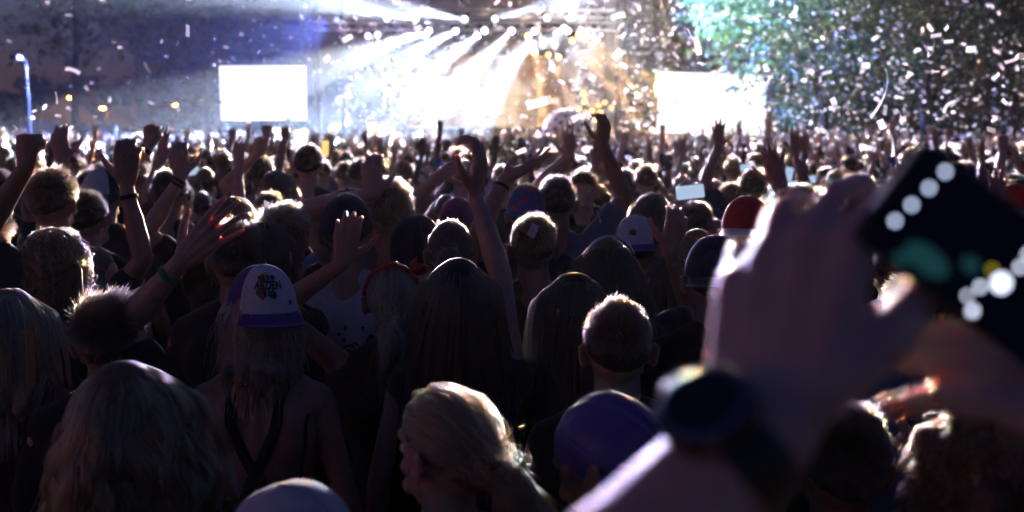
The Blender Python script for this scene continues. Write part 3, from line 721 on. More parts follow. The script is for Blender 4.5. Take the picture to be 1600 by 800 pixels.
# the wood on the skyline: one mass
rng = np.random.default_rng(3); nl = 14000
xx = rng.uniform(-120, 120, nl); hh = 7.5 + 2.2 * np.sin(xx * .11) + 1.3 * np.sin(xx * .31 + 1) + .8 * np.sin(xx * .8)
c = np.stack([xx, 128 + rng.normal(size=nl) * 3, rng.uniform(0, 1, nl) ** .6 * hh + rng.normal(size=nl) * .25], 1)
a = rng.normal(size=(nl, 3)); a /= np.linalg.norm(a, axis=1)[:, None]; b_ = rng.normal(size=(nl, 3)); b_ -= a * (a * b_).sum(1)[:, None]; b_ /= np.linalg.norm(b_, axis=1)[:, None]
V = np.stack([c - a * .75, c + b_ * .5, c + a * .75, c - b_ * .5], 1).reshape(-1, 3)
tag(link('treeline', mesh('treeline', V.tolist(), np.arange(nl * 4).reshape(-1, 4).tolist()), M['leafdark']), 'dark wood on the skyline behind the field', 'wood', None, 'stuff')

# ---- houses with street lamps ----------------------------------------------------
plaster = mat('plaster', (.34, .24, .17), .9, noise=.15, nscale=1.5); rooft = mat('roof_tiles', (.16, .07, .045), .85, noise=.3, nscale=4); dark = mat('window_glass', (.02, .02, .025), .1)
def house(px0, px1, py_eave, py_ridge, Y, label):
    a = at(px0, 200, Y); b = at(px1, 200, Y); w = b.x - a.x; he = zof(py_eave, Y); hr = zof(py_ridge, Y)
    r = empty('house', ((a.x + b.x) / 2, Y, 0)); D = 7
    m = MB(); m.add([(-w / 2, 0, 0), (w / 2, 0, 0), (w / 2, 0, he), (0, 0, hr), (-w / 2, 0, he), (-w / 2, D, 0), (w / 2, D, 0), (w / 2, D, he), (0, D, hr), (-w / 2, D, he)],
                    [(0, 1, 2, 3, 4), (6, 5, 9, 8, 7), (1, 6, 7, 2), (5, 0, 4, 9)]); m.build('wall', plaster, r)
    for s in (-1, 1):
        q = MB(); o_ = .35; q.add([(0, -o_, hr + .05), (s * (w / 2 + o_), -o_, he - (hr - he) * o_ / (w / 2) + .05), (s * (w / 2 + o_), D + o_, he - (hr - he) * o_ / (w / 2) + .05), (0, D + o_, hr + .05),
                           (0, -o_, hr + .2), (s * (w / 2 + o_), -o_, he - (hr - he) * o_ / (w / 2) + .2), (s * (w / 2 + o_), D + o_, he - (hr - he) * o_ / (w / 2) + .2), (0, D + o_, hr + .2)],
                          [(0, 1, 2, 3), (7, 6, 5, 4), (0, 4, 5, 1), (1, 5, 6, 2), (2, 6, 7, 3)]); q.build('roof_slope', rooft, r)
    for x in (-.28, .28):
        for z in ((.35, .62) if he > 3.5 else (.5,)):
            wv = MB().box((x * w - .4, -.03, z * he), (x * w + .4, .06, z * he + 1.1)).build('window', dark, r)
            MB().box((x * w - .5, -.1, z * he - .12), (x * w + .5, .02, z * he - .003)).build('sill', plaster, wv)
    MB().box((-.45, -.04, 0), (.45, .05, 2.0)).build('door', mat('door_paint', (.08, .05, .03), .6), r)
    MB().box((w * .22, 2.5, he), (w * .22 + .6, 3.1, hr + .7)).build('chimney', rooft, r)
    tag(r, label, 'house', 'houses at the edge of the field')
house(60, 148, 182, 150, 94, 'gabled house glowing orange under the street lamps')
house(150, 207, 196, 170, 96, 'low house in orange light beside the green hoarding')
house(222, 262, 205, 196, 100, 'small far house by the orange lamp')
def street_lamp(px, py, Y, label, on=True, pole=(.16, .16, .17), e=900):
    P = at(px, py, Y); r = empty('street_lamp', (P.x, Y, 0))
    m = MB(); m.tube([(0, 0, 0), (0, 0, P.z - .3), (0, -.1, P.z), (0, -.7, P.z + .1)], [.09, .06, .05, .04], 8); m.build('post', mat('lamp_post', pole, .5, noise=.2), r, True)
    h = MB().box((-.16, -1.15, P.z + .0), (.16, -.6, P.z + .16)).build('lamp_head', M['black'], r)
    if on:
        b = MB(); V, F = ell((0, -.9, P.z - .07), (.22, .26, .13), None, 10); b.add(V, F); b.build('lamp_glass', glow('sodium', (1, .50, .10), 26), r, True)
        L = bpy.data.lights.new('lamp_light', 'POINT'); L.color = (1, .5, .16); L.energy = e; L.shadow_soft_size = .25
        lo = bpy.data.objects.new('lamp_light', L); COL.objects.link(lo); lo.parent = r; lo.location = (0, -.9, P.z - .35)
    tag(r, label, 'street lamp', 'street lamps')
street_lamp(117, 152, 86, 'lit orange street lamp before the taller gabled house', e=900)
street_lamp(167, 168, 86, 'lit orange street lamp before the low house', e=200)
street_lamp(278, 163, 96, 'small lit orange street lamp left of the level screen', e=200)
street_lamp(257, 205, 70, 'low orange lamp glowing just above the crowd', e=200)
street_lamp(1598, 222, 62, 'yellow lamp at the edge beside the white awning', e=200)
street_lamp(1258, 220, 60, 'small yellow lamp under the green lit tree', e=250)
street_lamp(40, 95, 46, 'tall pale grey unlit lamp post above the fence', False, (.035, .038, .042))
street_lamp(470, 205, 70, 'orange lamp glowing under the level screen', e=200)
street_lamp(1030, 220, 66, 'orange lamp glowing under the tilted screen', e=200)

# ---- fence, hoarding, awning -------------------------------------------------------------
fm = mat('fence_sheet', (.34, .38, .40), .8, noise=.15, nscale=1)
xa = at(-60, 200, 52).x; xb = at(96, 200, 52).x; n = 5
fz0 = zof(222, 52); fz1 = zof(189, 52)
fence = empty('site_fence', ((xa + xb) / 2, 52, 0)); wid = (xb - xa) / n
for i in range(n):
    x = -(xb - xa) / 2 + wid * (i + .5)
    MB().box((-wid / 2 + .04, -.02, .1), (wid / 2 - .04, .02, fz1)).build('panel', fm, fence).location = (x, 0, 0)
    q = MB(); q.tube([(x - wid / 2, 0, 0), (x - wid / 2, 0, fz1 + .15)], .035, 6); q.build('post', M['alu'], fence)
tag(fence, 'pale sheeted site fence beside the tall lamp post', 'fence')
xa = at(98, 200, 51).x; xb = at(181, 200, 51).x; hz0, hz1 = .3, zof(195, 51)
hb = empty('green_hoarding', ((xa + xb) / 2, 51, 0)); w = xb - xa
MB().box((-w / 2, -.05, hz0), (w / 2, .05, hz1)).build('banner', mat('green_banner', (.03, .16, .12), .7, noise=.1), hb)
for s in (-1, 1):
    q = MB(); q.tube([(s * (w / 2 - .05), .12, 0), (s * (w / 2 - .05), .12, hz1)], .04, 6); q.build('post', M['alu'], hb)
wp = mat('white_print', (.55, .6, .6), .7)
zc = zof(206, 51)
pic = MB(); pic.add(*ell((-.28 * w, -.055, zc + .28), (.09, .004, .09), None, 10)); pic.box((-.28 * w - .13, -.058, zc - .3), (-.28 * w + .13, -.052, zc + .16)); pic.build('pictogram', wp, hb)
pic = MB(); pic.box((.02 * w - .1, -.058, zc - .3), (.02 * w + .1, -.052, zc + .2)); pic.add(*ell((.02 * w, -.055, zc + .3), (.08, .004, .08), None, 10)); pic.build('pictogram', wp, hb)
pic = MB(); pic.box((.24 * w - .18, -.058, zc - .3), (.24 * w + .18, -.052, zc + .32)); pic.build('pictogram', wp, hb)
tag(hb, 'green hoarding with white pictograms next to the site fence', 'hoarding')
aw = empty('awning', (at(1580, 200, 60).x, 60, 0)); za = zof(238, 60)
m = MB(); m.add([(-2, -1.5, za - .25), (2.5, -1.5, za - .25), (2.5, 1.5, za + .3), (-2, 1.5, za + .3), (-2, -1.5, za - .17), (2.5, -1.5, za - .17), (2.5, 1.5, za + .38), (-2, 1.5, za + .38)], [(3, 2, 1, 0), (4, 5, 6, 7), (0, 1, 5, 4), (1, 2, 6, 5), (2, 3, 7, 6), (3, 0, 4, 7)])
m.build('canopy', mat('white_canvas', (.7, .72, .78), .8), aw)
for x in (-1.9, 2.4):
    for y in (-1.4, 1.4): q = MB(); q.tube([(x, y, 0), (x, y, za - .2 if y < 0 else za + .2)], .04, 6); q.build('post', M['alu'], aw)
tag(aw, 'white canvas awning at the edge behind the raised phone', 'awning')

# ================================================================== PEOPLE
STC = stagept(745, 210)
def face_stage(x, y): return math.atan2(-(STC.x - x), STC.y - y)
class Hero: pass
HEROES = []
def hero(key, px, top, d, label, fem=False, style='short', hair='dark', skin='fair', hy=0, hp=0, hr=0, turn=0, arms=None, shirt=(.03, .03, .035), sleeve='short', length=.036, wave=0, curl=0, bulk=1.0, part=0, capext=0.0, tie=(0, -.125, 1.64), group='people in the near crowd', bare=False, thick=1.0, nohair=False, h=None):
    o = Hero(); o.__dict__.update(locals())
    P = at(px, top, d); o.s = P.z / (1.752 + .012 + capext + (.02 if style in ('long', 'curly') else 0))
    o.x, o.y = P.x, d; o.yaw = face_stage(P.x, d) + math.radians(turn); o.Rh = headrot(hy, hp, hr)
    R = Matrix.Rotation(-o.yaw, 3, 'Z'); loc = Vector((o.x, o.y, 0)); A = {}
    for side, a in (arms or {}).items():
        q = dict(a)
        if 'w' in a: q['W'] = R @ (at(*a['w']) - loc) / o.s
        for k in ('hint', 'hy', 'hz'): q[k] = R @ Vector(a[k])
        A[side] = q
    o.A = A; HEROES.append(o)
    vt = .0085 if d < 3.2 else .011
    o.info = body_jobs(key, fem, A, o.Rh, vt, .0048 if d < 3.2 else .0065, 3, sleeve, not bare, thick)
    if not nohair: hair_mass_jobs(key, style, o.Rh, fem, length, bulk, tie)
    return o
UPC = dict(hy=(0, .15, 1), hz=(0, -1, .15))
def arm(w, hint=(1, 0, -.3), hy=(0, .15, 1), hz=(0, -1, .15), pose='half', **k): return dict(w=w, hint=hint, hy=hy, hz=hz, pose=pose, **k)

# --- first row
hero('n1', 188, 541, 1.72, 'woman with long wavy light brown hair, seen from behind at bottom left', True, 'long', 'light', length=.50, wave=.020, bulk=1.2, shirt=(.02, .02, .03), hy=-8, part=-.2)
hero('n2', 452, 742, 1.36, 'person in a pale plain cap, only its crown and peak in frame', False, 'short', 'brown', hy=-62, capext=.028, shirt=(.03, .03, .05))
hero('n3', 702, 601, 1.62, 'fair-haired woman with ponytail, face turned aside in profile', True, 'pony', 'light', hy=32, hp=-4, turn=12, length=.32, shirt=(.02, .02, .025), tie=(0, -.128, 1.625))
hero('n4', 955, 604, 1.62, 'person wearing a shiny purple blue headscarf knotted at the back', False, 'short', 'brown', hy=42, turn=12, shirt=(.02, .02, .03), nohair=True, capext=.012, skin='mid')
hero('n6', 1566, 592, 1.42, 'woman with loose curly brown hair and bare shoulder, dark strap', True, 'curly', 'brown', length=.34, curl=.013, bulk=1.5, bare=True, hy=20, turn=10, skin='fair')
hero('n6b', 1482, 604, 1.80, 'person with dark purple tinted bun and small orange earring', True, 'bun', 'dark', hy=30, shirt=(.05, .02, .06), tie=(0, -.11, 1.70))
hero('n7', 1318, 640, 1.72, 'person in black tee with red back print, below the wristwatch', False, 'short', 'black', shirt=(.012, .012, .014), skin='tan')
# --- second row
hero('n9', 966, 470, 2.28, 'man with cropped dark hair and glowing red ears', False, 'short', 'dark', length=.024, shirt=(.012, .012, .014), skin='fair')
hero('n8', 1425, 432, 2.45, 'man in grey blue tee with chin lifted, profile lit', False, 'short', 'dark', hy=62, hp=14, shirt=(.13, .16, .22), turn=10)
hero('n10', 1118, 362, 2.9, 'man in dark navy cap and black tee', False, 'short', 'black', hy=-12, capext=.024, shirt=(.012, .012, .016), length=.02)
hero('n11', 716, 386, 2.7, 'woman with long straight dark hair and one bare arm stretched up', True, 'long', 'black', length=.50, bulk=1.15, shirt=(.02, .02, .025), sleeve='none', hp=6,
     arms={1: arm((739, 284, 2.92), (1, 0, -.2), (.12, .1, 1), (1, -.35, .2), 'droop', k=1.12)})
hero('n12', 898, 411, 2.8, 'dark-haired woman turned slightly so her cheek shows', True, 'long', 'dark', length=.42, hy=38, shirt=(.02, .02, .02), bulk=.95)
hero('n13', 402, 391, 2.55, 'woman in white and purple printed cap with bare back and black straps', True, 'long', 'ash', length=.22, bulk=.8, capext=.03, bare=True, hy=8, hp=4, skin='mid', wave=.006)
hero('n14', 612, 409, 2.9, 'fair-haired woman with red bow headscarf and one arm raised', True, 'pony', 'blond', length=.22, hy=4, shirt=(.05, .03, .03), sleeve='none', tie=(0, -.118, 1.60), skin='mid',
     arms={-1: arm((537, 410, 2.86), (-1, -.1, -.25), (.1, .2, 1), (.1, -1, .2), 'relaxed')})
hero('n15', 541, 301, 3.55, 'man in white tee with black scribble print and dark cap', False, 'short', 'black', shirt=(.70, .66, .66), capext=.02, length=.02)
hero('n18', 8, 436, 2.6, 'blond person cut off by the left frame edge', True, 'long', 'blond', length=.30, shirt=(.06, .02, .05))
hero('n19', 166, 468, 2.5, 'dark-haired person raising an open spread hand with green wristband', False, 'short', 'dark', length=.05, shirt=(.02, .02, .025),
     arms={1: arm((284, 408, 2.46), (-.8, .2, -.7), (.72, .1, .68), (-.1, -1, .1), 'open', k=1.08)})
hero('n17', 80, 346, 3.3, 'person with bushy golden brown hair, one forearm upright beside it', True, 'curly', 'light', length=.24, curl=.010, bulk=1.35, shirt=(.02, .02, .03), skin='mid',
     arms={1: arm((197, 287, 3.30), (1, -.2, -.35), (.06, .1, 1), (.1, -1, .15), 'half', k=1.08)})
hero('e0', -34, 322, 3.25, 'person beyond the left edge raising a bare arm with clenched fist', False, 'short', 'brown', shirt=(.05, .05, .06), skin='mid',
     arms={1: arm((40, 264, 3.2), (-1, 0, -.4), (.12, .1, 1), (-.3, -1, .1), 'fist')})
hero('n21', 78, 266, 3.95, 'short-haired man in grey tee with red lit ear', False, 'short', 'brown', length=.035, shirt=(.12, .12, .13))
hero('n25', 369, 351, 3.2, 'dark short-haired man just behind the printed cap', False, 'short', 'dark', length=.04, shirt=(.02, .025, .03), skin='mid')
hero('n26', 443, 321, 3.6, 'light brown short-haired man with lit ear, dark tee', False, 'short', 'light', length=.04, shirt=(.02, .02, .03), hy=-14)
hero('n27', 412, 334, 3.3, 'person with smooth dark bob beside the light brown-haired man', True, 'long', 'black', length=.22, shirt=(.015, .015, .02))
hero('n28', 545, 292, 4.0, 'person in a wide black cap behind the man in white tee', False, 'short', 'black', capext=.02, shirt=(.015, .015, .02), turn=-30)
hero('n16', 608, 283, 3.9, 'brown-haired man in grey tee with elbow bent, hand near the head', False, 'short', 'light', length=.04, shirt=(.16, .16, .19), hy=6,
     arms={-1: arm((584, 304, 3.8), (-1, .1, -.6), (-.1, .2, 1), (0, -1, .1), 'relaxed')})
hero('n29', 650, 336, 3.6, 'person in navy hood seen as a dark round shape', False, 'short', 'black', shirt=(.012, .015, .03), capext=.01)
hero('n30', 704, 341, 3.4, 'dark-haired person with thin golden rim of light on the hair', True, 'bun', 'dark', shirt=(.02, .02, .02))
hero('n31', 833, 336, 3.6, 'brown-haired person with white paper on the head and arm raised', False, 'short', 'brown', length=.03, shirt=(.03, .03, .03), skin='mid',
     arms={-1: arm((787, 282, 3.55), (-.3, -.2, -1), (.85, .1, .5), (-.2, .2, -1), 'open')})
hero('n32', 822, 286, 4.6, 'person in blue cap with red flower pattern', False, 'short', 'dark', capext=.02, shirt=(.02, .02, .03))
hero('n24', 870, 276, 4.7, 'dark-haired man in grey blue tee stretching one arm high', False, 'short', 'black', length=.03, shirt=(.11, .13, .22), skin='tan',
     arms={1: arm((941, 226, 4.75), (1, 0, -.4), (.1, .1, 1), (.6, -1, .1), 'half')})
hero('n33', 950, 358, 3.2, 'woman with long dark hair and glittering hair band', True, 'long', 'black', length=.48, shirt=(.02, .02, .02), skin='mid',
     arms={1: arm((1046, 392, 3.35), (.3, .2, -1), (.25, .1, .95), (.1, -1, .2), 'relaxed')})
hero('n34', 997, 331, 4.0, 'person in a white and purple cap worn backwards', False, 'short', 'dark', capext=.028, shirt=(.25, .24, .26), length=.02)
hero('n38', 1046, 386, 3.75, 'person in pale fluffy tee beside the navy cap', True, 'long', 'dark', shirt=(.42, .42, .46), length=.28)
hero('n35', 1020, 292, 4.9, 'dark-haired person with one golden lit edge', True, 'long', 'dark', length=.26, shirt=(.02, .02, .03))
hero('n36', 1090, 347, 3.9, 'woman with long reddish dark hair near the red cap', True, 'long', 'auburn', length=.4, wave=.006, shirt=(.02, .02, .02))
hero('n37', 1168, 300, 3.7, 'person in red cap with white peak and red scarf', False, 'short', 'dark', capext=.028, shirt=(.22, .02, .03), hy=-25)
hero('k0', 1186, 322, 4.3, 'person raising a spread hand with thin black bracelets', False, 'short', 'black', shirt=(.02, .02, .02), skin='mid',
     arms={1: arm((1212, 288, 4.25), (1, -.2, -.5), (-.12, .1, 1), (-.2, -1, .1), 'open')})
hero('d0', 362, 297, 4.1, 'brown-haired person raising a hand with dark bracelets', True, 'long', 'brown', length=.22, shirt=(.03, .02, .02),
     arms={-1: arm((284, 276, 4.0), (-.4, -.1, -1), (-.16, .1, 1), (.2, -1, .1), 'half')})
hero('p0', 132, 300, 4.4, 'person whose blurred hand is raised before the site fence', False, 'short', 'black', shirt=(.02, .02, .03),
     arms={-1: arm((98, 252, 4.3), (-1, 0, -.4), (-.15, .1, 1), (0, -1, .1), 'relaxed')})
hero('l0', 714, 304, 4.7, 'person in dark purple beanie with one arm bent over the head', False, 'short', 'black', capext=.012, shirt=(.03, .02, .04),
     arms={-1: arm((687, 272, 4.6), (-1, 0, -.5), (.9, .1, .4), (.1, -.7, .7), 'relaxed')})
hero('c0', 158, 260, 4.9, 'person in navy cap with white front, worn backwards', False, 'short', 'dark', capext=.026, shirt=(.02, .02, .04))
hero('t0', 481, 227, 6.6, 'very tall dark-haired man standing a head above the crowd', False, 'short', 'black', length=.03, shirt=(.03, .03, .035), thick=1.1)
hero('b0', 562, 246, 7.6, 'close-cropped man in black high collar', False, 'short', 'brown', length=.012, shirt=(.015, .015, .02))
hero('f0', 262, 268, 5.2, 'person punching a fist with wristband up before the houses', False, 'short', 'black', shirt=(.02, .02, .02),
     arms={-1: arm((233, 228, 5.2), (-1, 0, -.4), (.15, .1, 1), (0, -1, .1), 'fist')})
hero('g0', 430, 258, 6.0, 'long-haired woman pointing one finger to the sky', True, 'long', 'brown', length=.35, shirt=(.03, .02, .02),
     arms={-1: arm((401, 243, 6.0), (-.6, 0, -.6), (.3, .1, 1), (0, -1, .1), 'point')})
hero('i0', 912, 268, 6.0, 'person facing back to the camera, open hand before the ball', False, 'short', 'dark', turn=172, length=.03, shirt=(.02, .02, .02),
     arms={1: arm((888, 243, 5.9), (-1, 0, -.5), (.05, .1, 1), (0, -1, .1), 'open')})
hero('o0', 1088, 318, 4.9, 'dark-haired person lifting a glowing phone in one hand', False, 'short', 'black', length=.035, shirt=(.02, .02, .025),
     arms={-1: arm((1062, 318, 5.0), (-1, 0, -.6), (.2, .1, 1), (-.8, -.5, .1), 'grip')})
hero('r0', 1590, 283, 5.2, 'person in bright red cap looking sideways', False, 'short', 'dark', hy=60, turn=20, capext=.026, shirt=(.04, .03, .03))
# --- the neighbour filming with a phone, arms reaching in from below
HAND_D = .53
hero('ph', 1360, 1260, .20, 'neighbour filming the show, two hands and a wristwatch in frame', False, 'short', 'dark', skin='pale', shirt=(.02, .02, .025), sleeve='short', h=1.86,
     arms={-1: dict(w=(1196, 664, HAND_D), hint=(-1, -.2, -.6), hy=(.30, .66, .69), hz=(-.58, -.52, .63), pose='reach', k=1.13, thumb=[(.50, .80, -.35), (.22, .92, -.35), (.12, .94, -.30)]),
           1: dict(w=(1890, 770, .60), hint=(1, -.2, -.8), hy=(-.80, .0, .53), hz=(.25, -.6, .75), pose='close', k=1.1)}, thick=1.12)
ph = HEROES[-1]

# --- pool of figures for the rest of the crowd
POOL = {}
def pool(key, fem, arms): POOL[key] = body_jobs('pool_' + key, fem, arms, headrot(0, 0), .016, .008, 3, 'short', True, 1.0, .016)
LU = dict(W=(-.22, .14, 1.90), hint=(-1, 0, 0), hy=(0, .15, 1), hz=(0, -1, .1)); RU = dict(W=(.22, .14, 1.90), hint=(1, 0, 0), hy=(0, .15, 1), hz=(0, -1, .1))
pool('m0', False, {}); pool('m1', False, {1: dict(RU, pose='half')}); pool('m2', False, {-1: dict(LU, pose='open'), 1: dict(RU, pose='open', W=(.28, .2, 1.84))}); pool('m3', False, {-1: dict(LU, pose='fist', W=(-.16, .2, 1.92))})
pool('f0', True, {}); pool('f1', True, {-1: dict(LU, pose='open')}); pool('f2', True, {-1: dict(LU, pose='relaxed', W=(-.1, .2, 1.93)), 1: dict(RU, pose='relaxed', W=(.14, .2, 1.9))}); pool('f3', True, {1: dict(W=(.12, .32, 1.72), hint=(1, 0, -1), hy=(-.3, .2, 1), hz=(.6, -.7, .1), pose='grip'), -1: dict(W=(-.12, .32, 1.72), hint=(-1, 0, -1), hy=(.3, .2, 1), hz=(-.6, -.7, .1), pose='grip')})
I3 = headrot(0, 0)
for st, fm in (('short', False), ('long', True), ('pony', True), ('bun', True), ('curly', True)): hair_mass_jobs('pool_' + st, st, I3, fm, {'short': .03, 'long': .36, 'pony': .26, 'bun': .1, 'curly': .26}[st])

# headscarf, beanies and hoods
def scarf_job(key, Rh, inf, low, fem=False):
    h = lambda p: PIV + Rh @ (Vector(p) - PIV)
    Ri = np.array(Rh); piv = np.array(PIV)
    P = [ell(h(HCEN), (HRAD[0] + inf, HRAD[1] + inf, HRAD[2] + inf), Rh, 20)]
    def post(me):
        c = coords(me); q = (c - piv) @ Ri + piv; u = (q - np.array(HCEN)) / HRAD; u /= np.maximum(np.linalg.norm(u, axis=1)[:, None], 1e-6)
        n = np.empty(len(c) * 3, np.float32); me.vertices.foreach_get('normal', n); n = n.reshape(-1, 3)
        setco(me, c + n * (wavenoise(q * (1, .7, .3), 36, 5) * .004)[:, None])
        kd = u - np.array((0, -.98, .15)); ang = np.arctan2(u[:, 2] - .15, u[:, 0]); far = np.linalg.norm(kd, axis=1)
        c2 = coords(me); setco(me, c2 + n * (np.sin(ang * 8 + 1.3 * np.sin(ang * 3) + far * 1.5) * .0055 * np.exp(-far * .75) * (key == 'scarf_n4'))[:, None])
        cut(me, u[:, 2] > low + .30 * np.clip(u[:, 1], -1, 1))
    job(key, P, .007, 3, post)
scarf_job('scarf_n4', HEROES[3].Rh, .013, -.32)
scarf_job('beanie', I3, .014, .02); scarf_job('hood', I3, .024, -.6)

run_jobs()
for o in HEROES: build_body(o.key, o.info)
for k in POOL: build_body('pool_' + k, POOL[k])

# baseball cap in the upright head frame ------------------------------------------------
def cap_surface(ph, th, inf=0.0):
    """Point of the crown: ph round the head (0 = front), th down from the top."""
    r = HRAD + .014 + inf
    zt = r[2] * 1.06 * np.cos(th) ** 1.0
    k = np.sin(np.clip(th, 0, PI / 2)) ** .82
    return np.stack([np.sin(ph) * r[0] * k, np.cos(ph) * r[1] * k, zt + HCEN.z + .004 + 0 * ph], -1)
def grid(fn, us, vs):
    U, Vv = np.meshgrid(us, vs, indexing='ij'); P = fn(U.ravel(), Vv.ravel()); nu, nv = len(us), len(vs)
    F = [(i * nv + j, i * nv + j + 1, (i + 1) * nv + j + 1, (i + 1) * nv + j) for i in range(nu - 1) for j in range(nv - 1)]
    return P, F
def addcap(parent, Rh, c_main, c_front, c_brim, back=False, front_deg=52, tilt=6):
    Rb = Rh @ Euler((math.radians(tilt if not back else -tilt), 0, PI if back else 0)).to_matrix()
    cc = np.array(HCEN)
    def tr(P):
        P = np.asarray(P, float)
        q = (P - cc) @ np.array(Matrix.Rotation(math.radians(tilt), 3, 'X')).T
        if back: q = q * (-1, -1, 1)
        q = q + cc
        return (q - np.array(PIV)) @ np.array(Rh).T + np.array(PIV)
    th1 = math.radians(93)
    P, F = grid(lambda u, v: cap_surface(u, v), np.linspace(0, 2 * PI, 37), np.linspace(0.001, th1, 12))
    # shallow seams between the six panels
    ph = np.repeat(np.linspace(0, 2 * PI, 37), 12); seam = np.exp(-((((ph / (PI / 3)) + .5) % 1 - .5) * 9) ** 2)
    P = P - (P - cc) * (seam * .010)[:, None]
    cap_ = link('cap', mesh('cap', tr(P).tolist(), F), M['cloth'], parent, True, c_main)
    a = math.radians(front_deg)
    P, F = grid(lambda u, v: cap_surface(u, v, .0018), np.linspace(-a, a, 15), np.linspace(0.05, th1, 12))
    fp = link('front_panel', mesh('front_panel', tr(P).tolist(), F), M['cloth'], cap_, True, c_front)
    # peak with thickness
    us = np.linspace(-1.08, 1.08, 19); vs = np.linspace(0, 1, 6)
    def peak(u, v, dz=0.0):
        b = cap_surface(u, np.full_like(u, th1 - .05)); ext = .072 * np.sqrt(np.clip(1 - (u / 1.12) ** 2, 0, 1)) * v
        b[:, 0] += np.sin(u) * ext * .35; b[:, 1] += (np.cos(u) * .4 + .6) * ext
        b[:, 2] += -.35 * ext - .020 * (u / 1.1) ** 2 * v + dz
        return b
    P1, F1 = grid(lambda u, v: peak(u, v, .0), us, vs); P2, F2 = grid(lambda u, v: peak(u, v, -.004), us, vs)
    n = len(P1); F = F1 + [tuple(i + n for i in f[::-1]) for f in F2]
    nv = len(vs)
    for i in range(len(us) - 1): a_, b_ = i * nv + nv - 1, (i + 1) * nv + nv - 1; F.append((a_, b_, b_ + n, a_ + n))
    link('peak', mesh('peak', tr(np.concatenate([P1, P2])).tolist(), F), M['cloth'], cap_, True, c_brim)
    bt = MB(); bt.add(*ell(Vector(tr(cap_surface(np.zeros(1), np.zeros(1)))[0]), (.008, .008, .005), None, 8)); bt.build('button', M['cloth'], cap_, True, c_brim)
    return cap_, tr
def textmesh(txt, size, bold=True):
    cu = bpy.data.curves.new('t', 'FONT'); cu.body = txt; cu.size = size; cu.align_x = 'CENTER'; cu.offset = size * (.03 if bold else 0); cu.resolution_u = 2
    o = bpy.data.objects.new('t', cu); COL.objects.link(o)
    me = bpy.data.meshes.new_from_object(o.evaluated_get(bpy.context.evaluated_depsgraph_get())); bpy.data.objects.remove(o)
    return me
def band(parent, name, J, t, r, half, color, m='cloth', rr=None):
    """A bracelet round the forearm of joints J, t of the way from elbow to wrist."""
    Sh, E, Wp = J; f = (Wp - E).normalized(); c = E.lerp(Wp, t); mb = MB()
    mb.tube([c - f * half, c - f * half * .6, c + f * half * .6, c + f * half], [r * .97, r, r, r * .97], 20, False)
    return mb.build(name, M[m], parent, True, color)

def person_root(o):
    r = empty('person', (o.x, o.y, 0), o.yaw, o.s); tag(r, o.label, 'person', o.group); return r
def strands_for(o, n, rad):
    return march(o.style if o.style != 'curly' else 'long', n, sum(map(ord, o.key)), o.Rh, o.fem, o.length, 8 if o.style != 'curly' else 14, o.wave, o.curl, o.bulk, o.part, o.tie)
ROOT = {}; PART = {}
CAPPED = {'n2', 'n10', 'n13', 'n15', 'n28', 'n32', 'n34', 'n37', 'c0', 'r0', 'n29', 'l0'}
TROUS = [(.03, .035, .06), (.02, .02, .02), (.08, .07, .05)]
for i, o in enumerate(HEROES):
    r = person_root(o); ROOT[o.key] = r
    me = MESHES[o.key]; b = link('body', me, M['skin_near' if o.d < 3.4 else 'skin'], r, False, SKIN[o.skin]); PART[o.key, 'body'] = b
    if not o.bare: PART[o.key, 'shirt'] = link('shirt', MESHES[o.key + ':shirt'], M['cloth'], r, False, o.shirt)
    link('trousers', MESHES['legs_cloth'], M['cloth'], r, False, TROUS[i % 3])
    if not o.nohair:
        hm = link('hair', MESHES[o.key + ':hair'], M['hairmass'], r, False, HAIRCOL[o.hair])
        near = o.d < 2.0; mid = o.d < 3.3
        n, rad = (10000, .00080) if near else (6500, .00085) if mid else (2600, .0011)
        if o.style == 'short': n = int(n * 1.5)
        if o.key == 'ph': n = 800
        pts = strands_for(o, n, rad)
        if o.key in CAPPED:                                    # nothing grows through a cap
            q = (pts - np.array(PIV)) @ np.array(o.Rh) + np.array(PIV)
            inside = (q[:, :, 2] > HCEN.z + .012).any(1)
            pts = pts[~inside] if o.style == 'short' else np.where((q[:, :, 2:3] > HCEN.z - .004), pts + (np.array(HCEN) - pts) * .10, pts)
        if len(pts):
            st = bpy.data.objects.new('hair_strands', curves('hair_strands', pts, rad)); COL.objects.link(st); st.parent = hm; st.color = (*FIBCOL[o.hair], 1)

# --- eyes
_V, _F = ell((0, 0, 0), (.0125, .0125, .0125), Euler((-PI / 2, 0, 0)).to_matrix(), 12); EYE = mesh('eye', _V, _F)
EYE.materials.append(mat('eye_white', (.7, .66, .62), .15)); EYE.materials.append(mat('iris', (.03, .018, .012), .1))
for p in EYE.polygons: p.material_index = 1 if p.center.y > .0100 else 0; p.use_smooth = True
for o in HEROES:
    for sd_ in (-1, 1):
        e_ = link('eye', EYE, None, ROOT[o.key]); e_.location = PIV + o.Rh @ (Vector((sd_ * .031, .0765, 1.643)) - PIV); e_.rotation_euler = o.Rh.to_euler()

